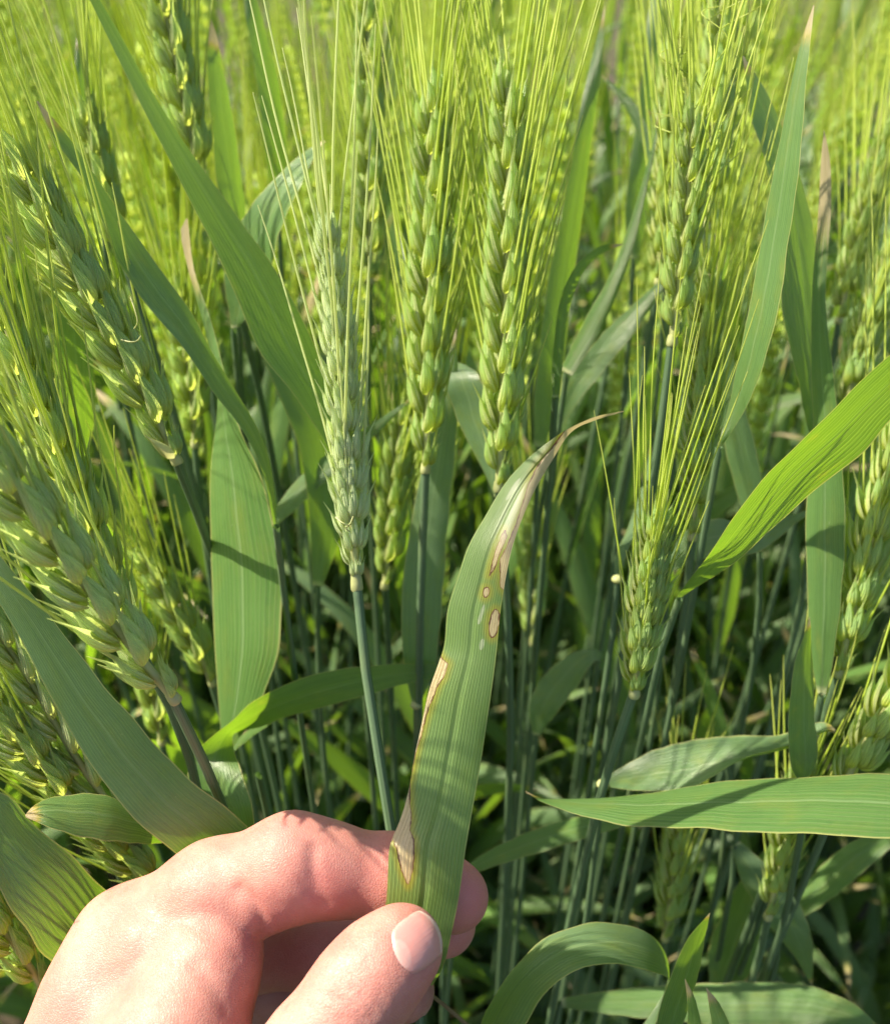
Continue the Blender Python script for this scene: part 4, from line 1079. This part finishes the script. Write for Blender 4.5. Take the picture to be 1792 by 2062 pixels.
a0 = np.array([-.10, .03]); a1 = np.array([-.20, -.10])
for _ in range(3400):
    if len(SIDE) >= 16: break
    x = q.uniform(-.5, -.27); y = q.uniform(-.06, .34)
    if wpx((x, y, .70))[0] > -90: continue
    w = np.array([x, y])-a0; e = a1-a0; t = np.clip(w@e/(e@e), 0, 1)
    if np.linalg.norm(w-e*t) < .055: continue
    if try_add(x, y, .036): SIDE.append((x, y))
def mix_label(y):
    if y < .46: return 'green wheat stalk crowded behind the front row of ears', 'wheat stalks right behind the front row'
    if y < .8: return 'blurred green wheat stalk in the middle of the crop', 'wheat stalks in the middle of the crop'
    return 'soft distant green wheat stalk at the back of the crop', 'wheat stalks at the back of the crop'
for (x, y) in NEAR:
    lb, gp = mix_label(y)
    drop = q.uniform(0, .07) if y > .45 else q.uniform(.0, .05)
    ar = (q.randrange(10), q.uniform(0, 6.28), q.uniform(.92, 1.12), q.uniform(-.07, .07), q.uniform(-.07, .07))
    if abs(x-.066) < .004 and abs(y-.332) < .004: continue      # the gap beside the held leaf stays open
    place(x, y, *ar, lb, gp, drop)

for (x, y) in SIDE:
    place(x, y, q.randrange(10), q.uniform(0, 6.28), q.uniform(.95, 1.12), q.uniform(-.06, .06), q.uniform(-.06, .06), 'wheat stalk crowding in along the forearm side of the hand', 'wheat stalks beside the forearm', q.uniform(-.02, .06))

# beyond: one mass nobody could count
def far_mass():
    V, Fc, U, b = [], [], [], 0
    q = random.Random(5)
    for n_ in range(1100):
        if n_ < 520: y = 1.12+2.6*q.random()**1.3; x = q.uniform(-1, 1)*(.3+.62*y)
        else:                                  # the crop goes on beside and behind the photographer
            y = q.uniform(-1.0, 1.4); x = q.uniform(-1.5, 1.5)
            if (y > -.25 and x > -.5 and x < .27+.62*y) or (y > .3 and abs(x) < .27+.62*y) or (x*x+y*y < .30**2) or (y <= 0 and abs(x) < .32): continue
        h = q.uniform(.66, .76); l = np.array([q.uniform(-.05, .05), q.uniform(-.05, .05), 0])
        base = np.array([x, y, 0.])
        path = np.array([base-[0, 0, .01], base+[0, 0, h*.5], base+l+[0, 0, h]])
        parts = [tube(path, np.array([.002, .0018, .0012]), 4)]
        parts.append(tube(np.array([base+l+[0, 0, h], base+l*1.05+[0, 0, h+.015], base+l*1.2+[0, 0, h+.06], base+l*1.3+[0, 0, h+.09]]), np.array([.002, .006, .0055, .001]), 6))
        for a in range(14):
            d = nrm(np.array([q.uniform(-.3, .3), q.uniform(-.3, .3), 1]))
            s = base+l*1.2+[0, 0, h+.01+.005*a]
            parts.append(tube(np.array([s, s+d*.08]), np.array([.00035, .0001]), 3))
        for a in range(3):
            v, f, u = gen_leaf(900+q.randrange(60)); an = q.uniform(0, 6.28)
            v = v@rot('Z', an).T+base+[0, 0, h*(.75-.2*a)]; parts.append((v, f, u))
        v, f, u = merge(parts); V.append(v); U.append(u); Fc += [tuple(i+b for i in t) for t in f]; b += len(v)
    o = mesh_obj('distant_wheat', np.vstack(V), Fc, LEAF, uv=np.vstack(U))
    o['dry'] = .05; o['veins'] = 9.0
    tag(o, 'hazy mass of green wheat far across the field', 'wheat', kind='stuff')
far_mass()

# dead straw and old leaves low among the stems
for i in range(40):
    y = q.uniform(.3, .9); x = q.uniform(-1, 1)*(.1+.5*y); z0 = q.uniform(0, .02)
    d = nrm(np.array([q.uniform(-1, 1), q.uniform(-1, 1), q.uniform(.1, 1.2)])); L = q.uniform(.1, .2)
    pth = spline([(x, y, z0), np.array([x, y, z0])+d*L*.5+[0, 0, .02], np.array([x, y, z0])+d*L], 12)
    v, f, u = tube(pth, np.linspace(.0022, .0009, 12), 5)
    o = mesh_obj('dead_leaf', v, f, STRAW, uv=u, loc=pth[0]); o.location = pth[0]
    tag(o, 'withered brown straw leaf low among the wheat stems', 'dead leaf', 'withered leaves on the soil')

# low leaves and side shoots that fill the crop below the ears
def understory():
    q = random.Random(77); parts = []
    for n_ in range(3400):
        if n_ % 9 == 0: y = q.uniform(.22, .40); x = q.uniform(-.25, .35); z = q.uniform(0, .22)
        elif n_ < 3000: y = q.uniform(.36, 1.3); x = q.uniform(-1, 1)*(.22+.6*y); z = q.uniform(.0, .36 if y < .5 else .56)
        else: y = q.uniform(-.35, .22); x = q.uniform(-.5, .5); z = q.uniform(0, .26)
        v, f, u = gen_leaf(1000+n_ % 90); s = q.uniform(.8, 1.2)
        parts.append((v*s@rot('Z', q.uniform(0, 6.28)).T+[x, y, z], f, u))
        if n_ % 8 == 0:
            l = [q.uniform(-.05, .05), q.uniform(-.05, .05), 0]
            parts.append(tube(np.array([[x, y, -.01], np.array([x, y, z*.5+.05])+np.array(l)*.3, np.array([x, y, z+.1])+l]), np.array([.0022, .002, .0014]), 5))
    v, f, u = merge(parts)
    o = mesh_obj('wheat_undergrowth', v, f, LEAF, uv=u); o['dry'] = .06; o['veins'] = 12.0
    tag(o, 'shaded mass of low wheat leaves and shoots beneath the ears', 'wheat', kind='stuff')
understory()
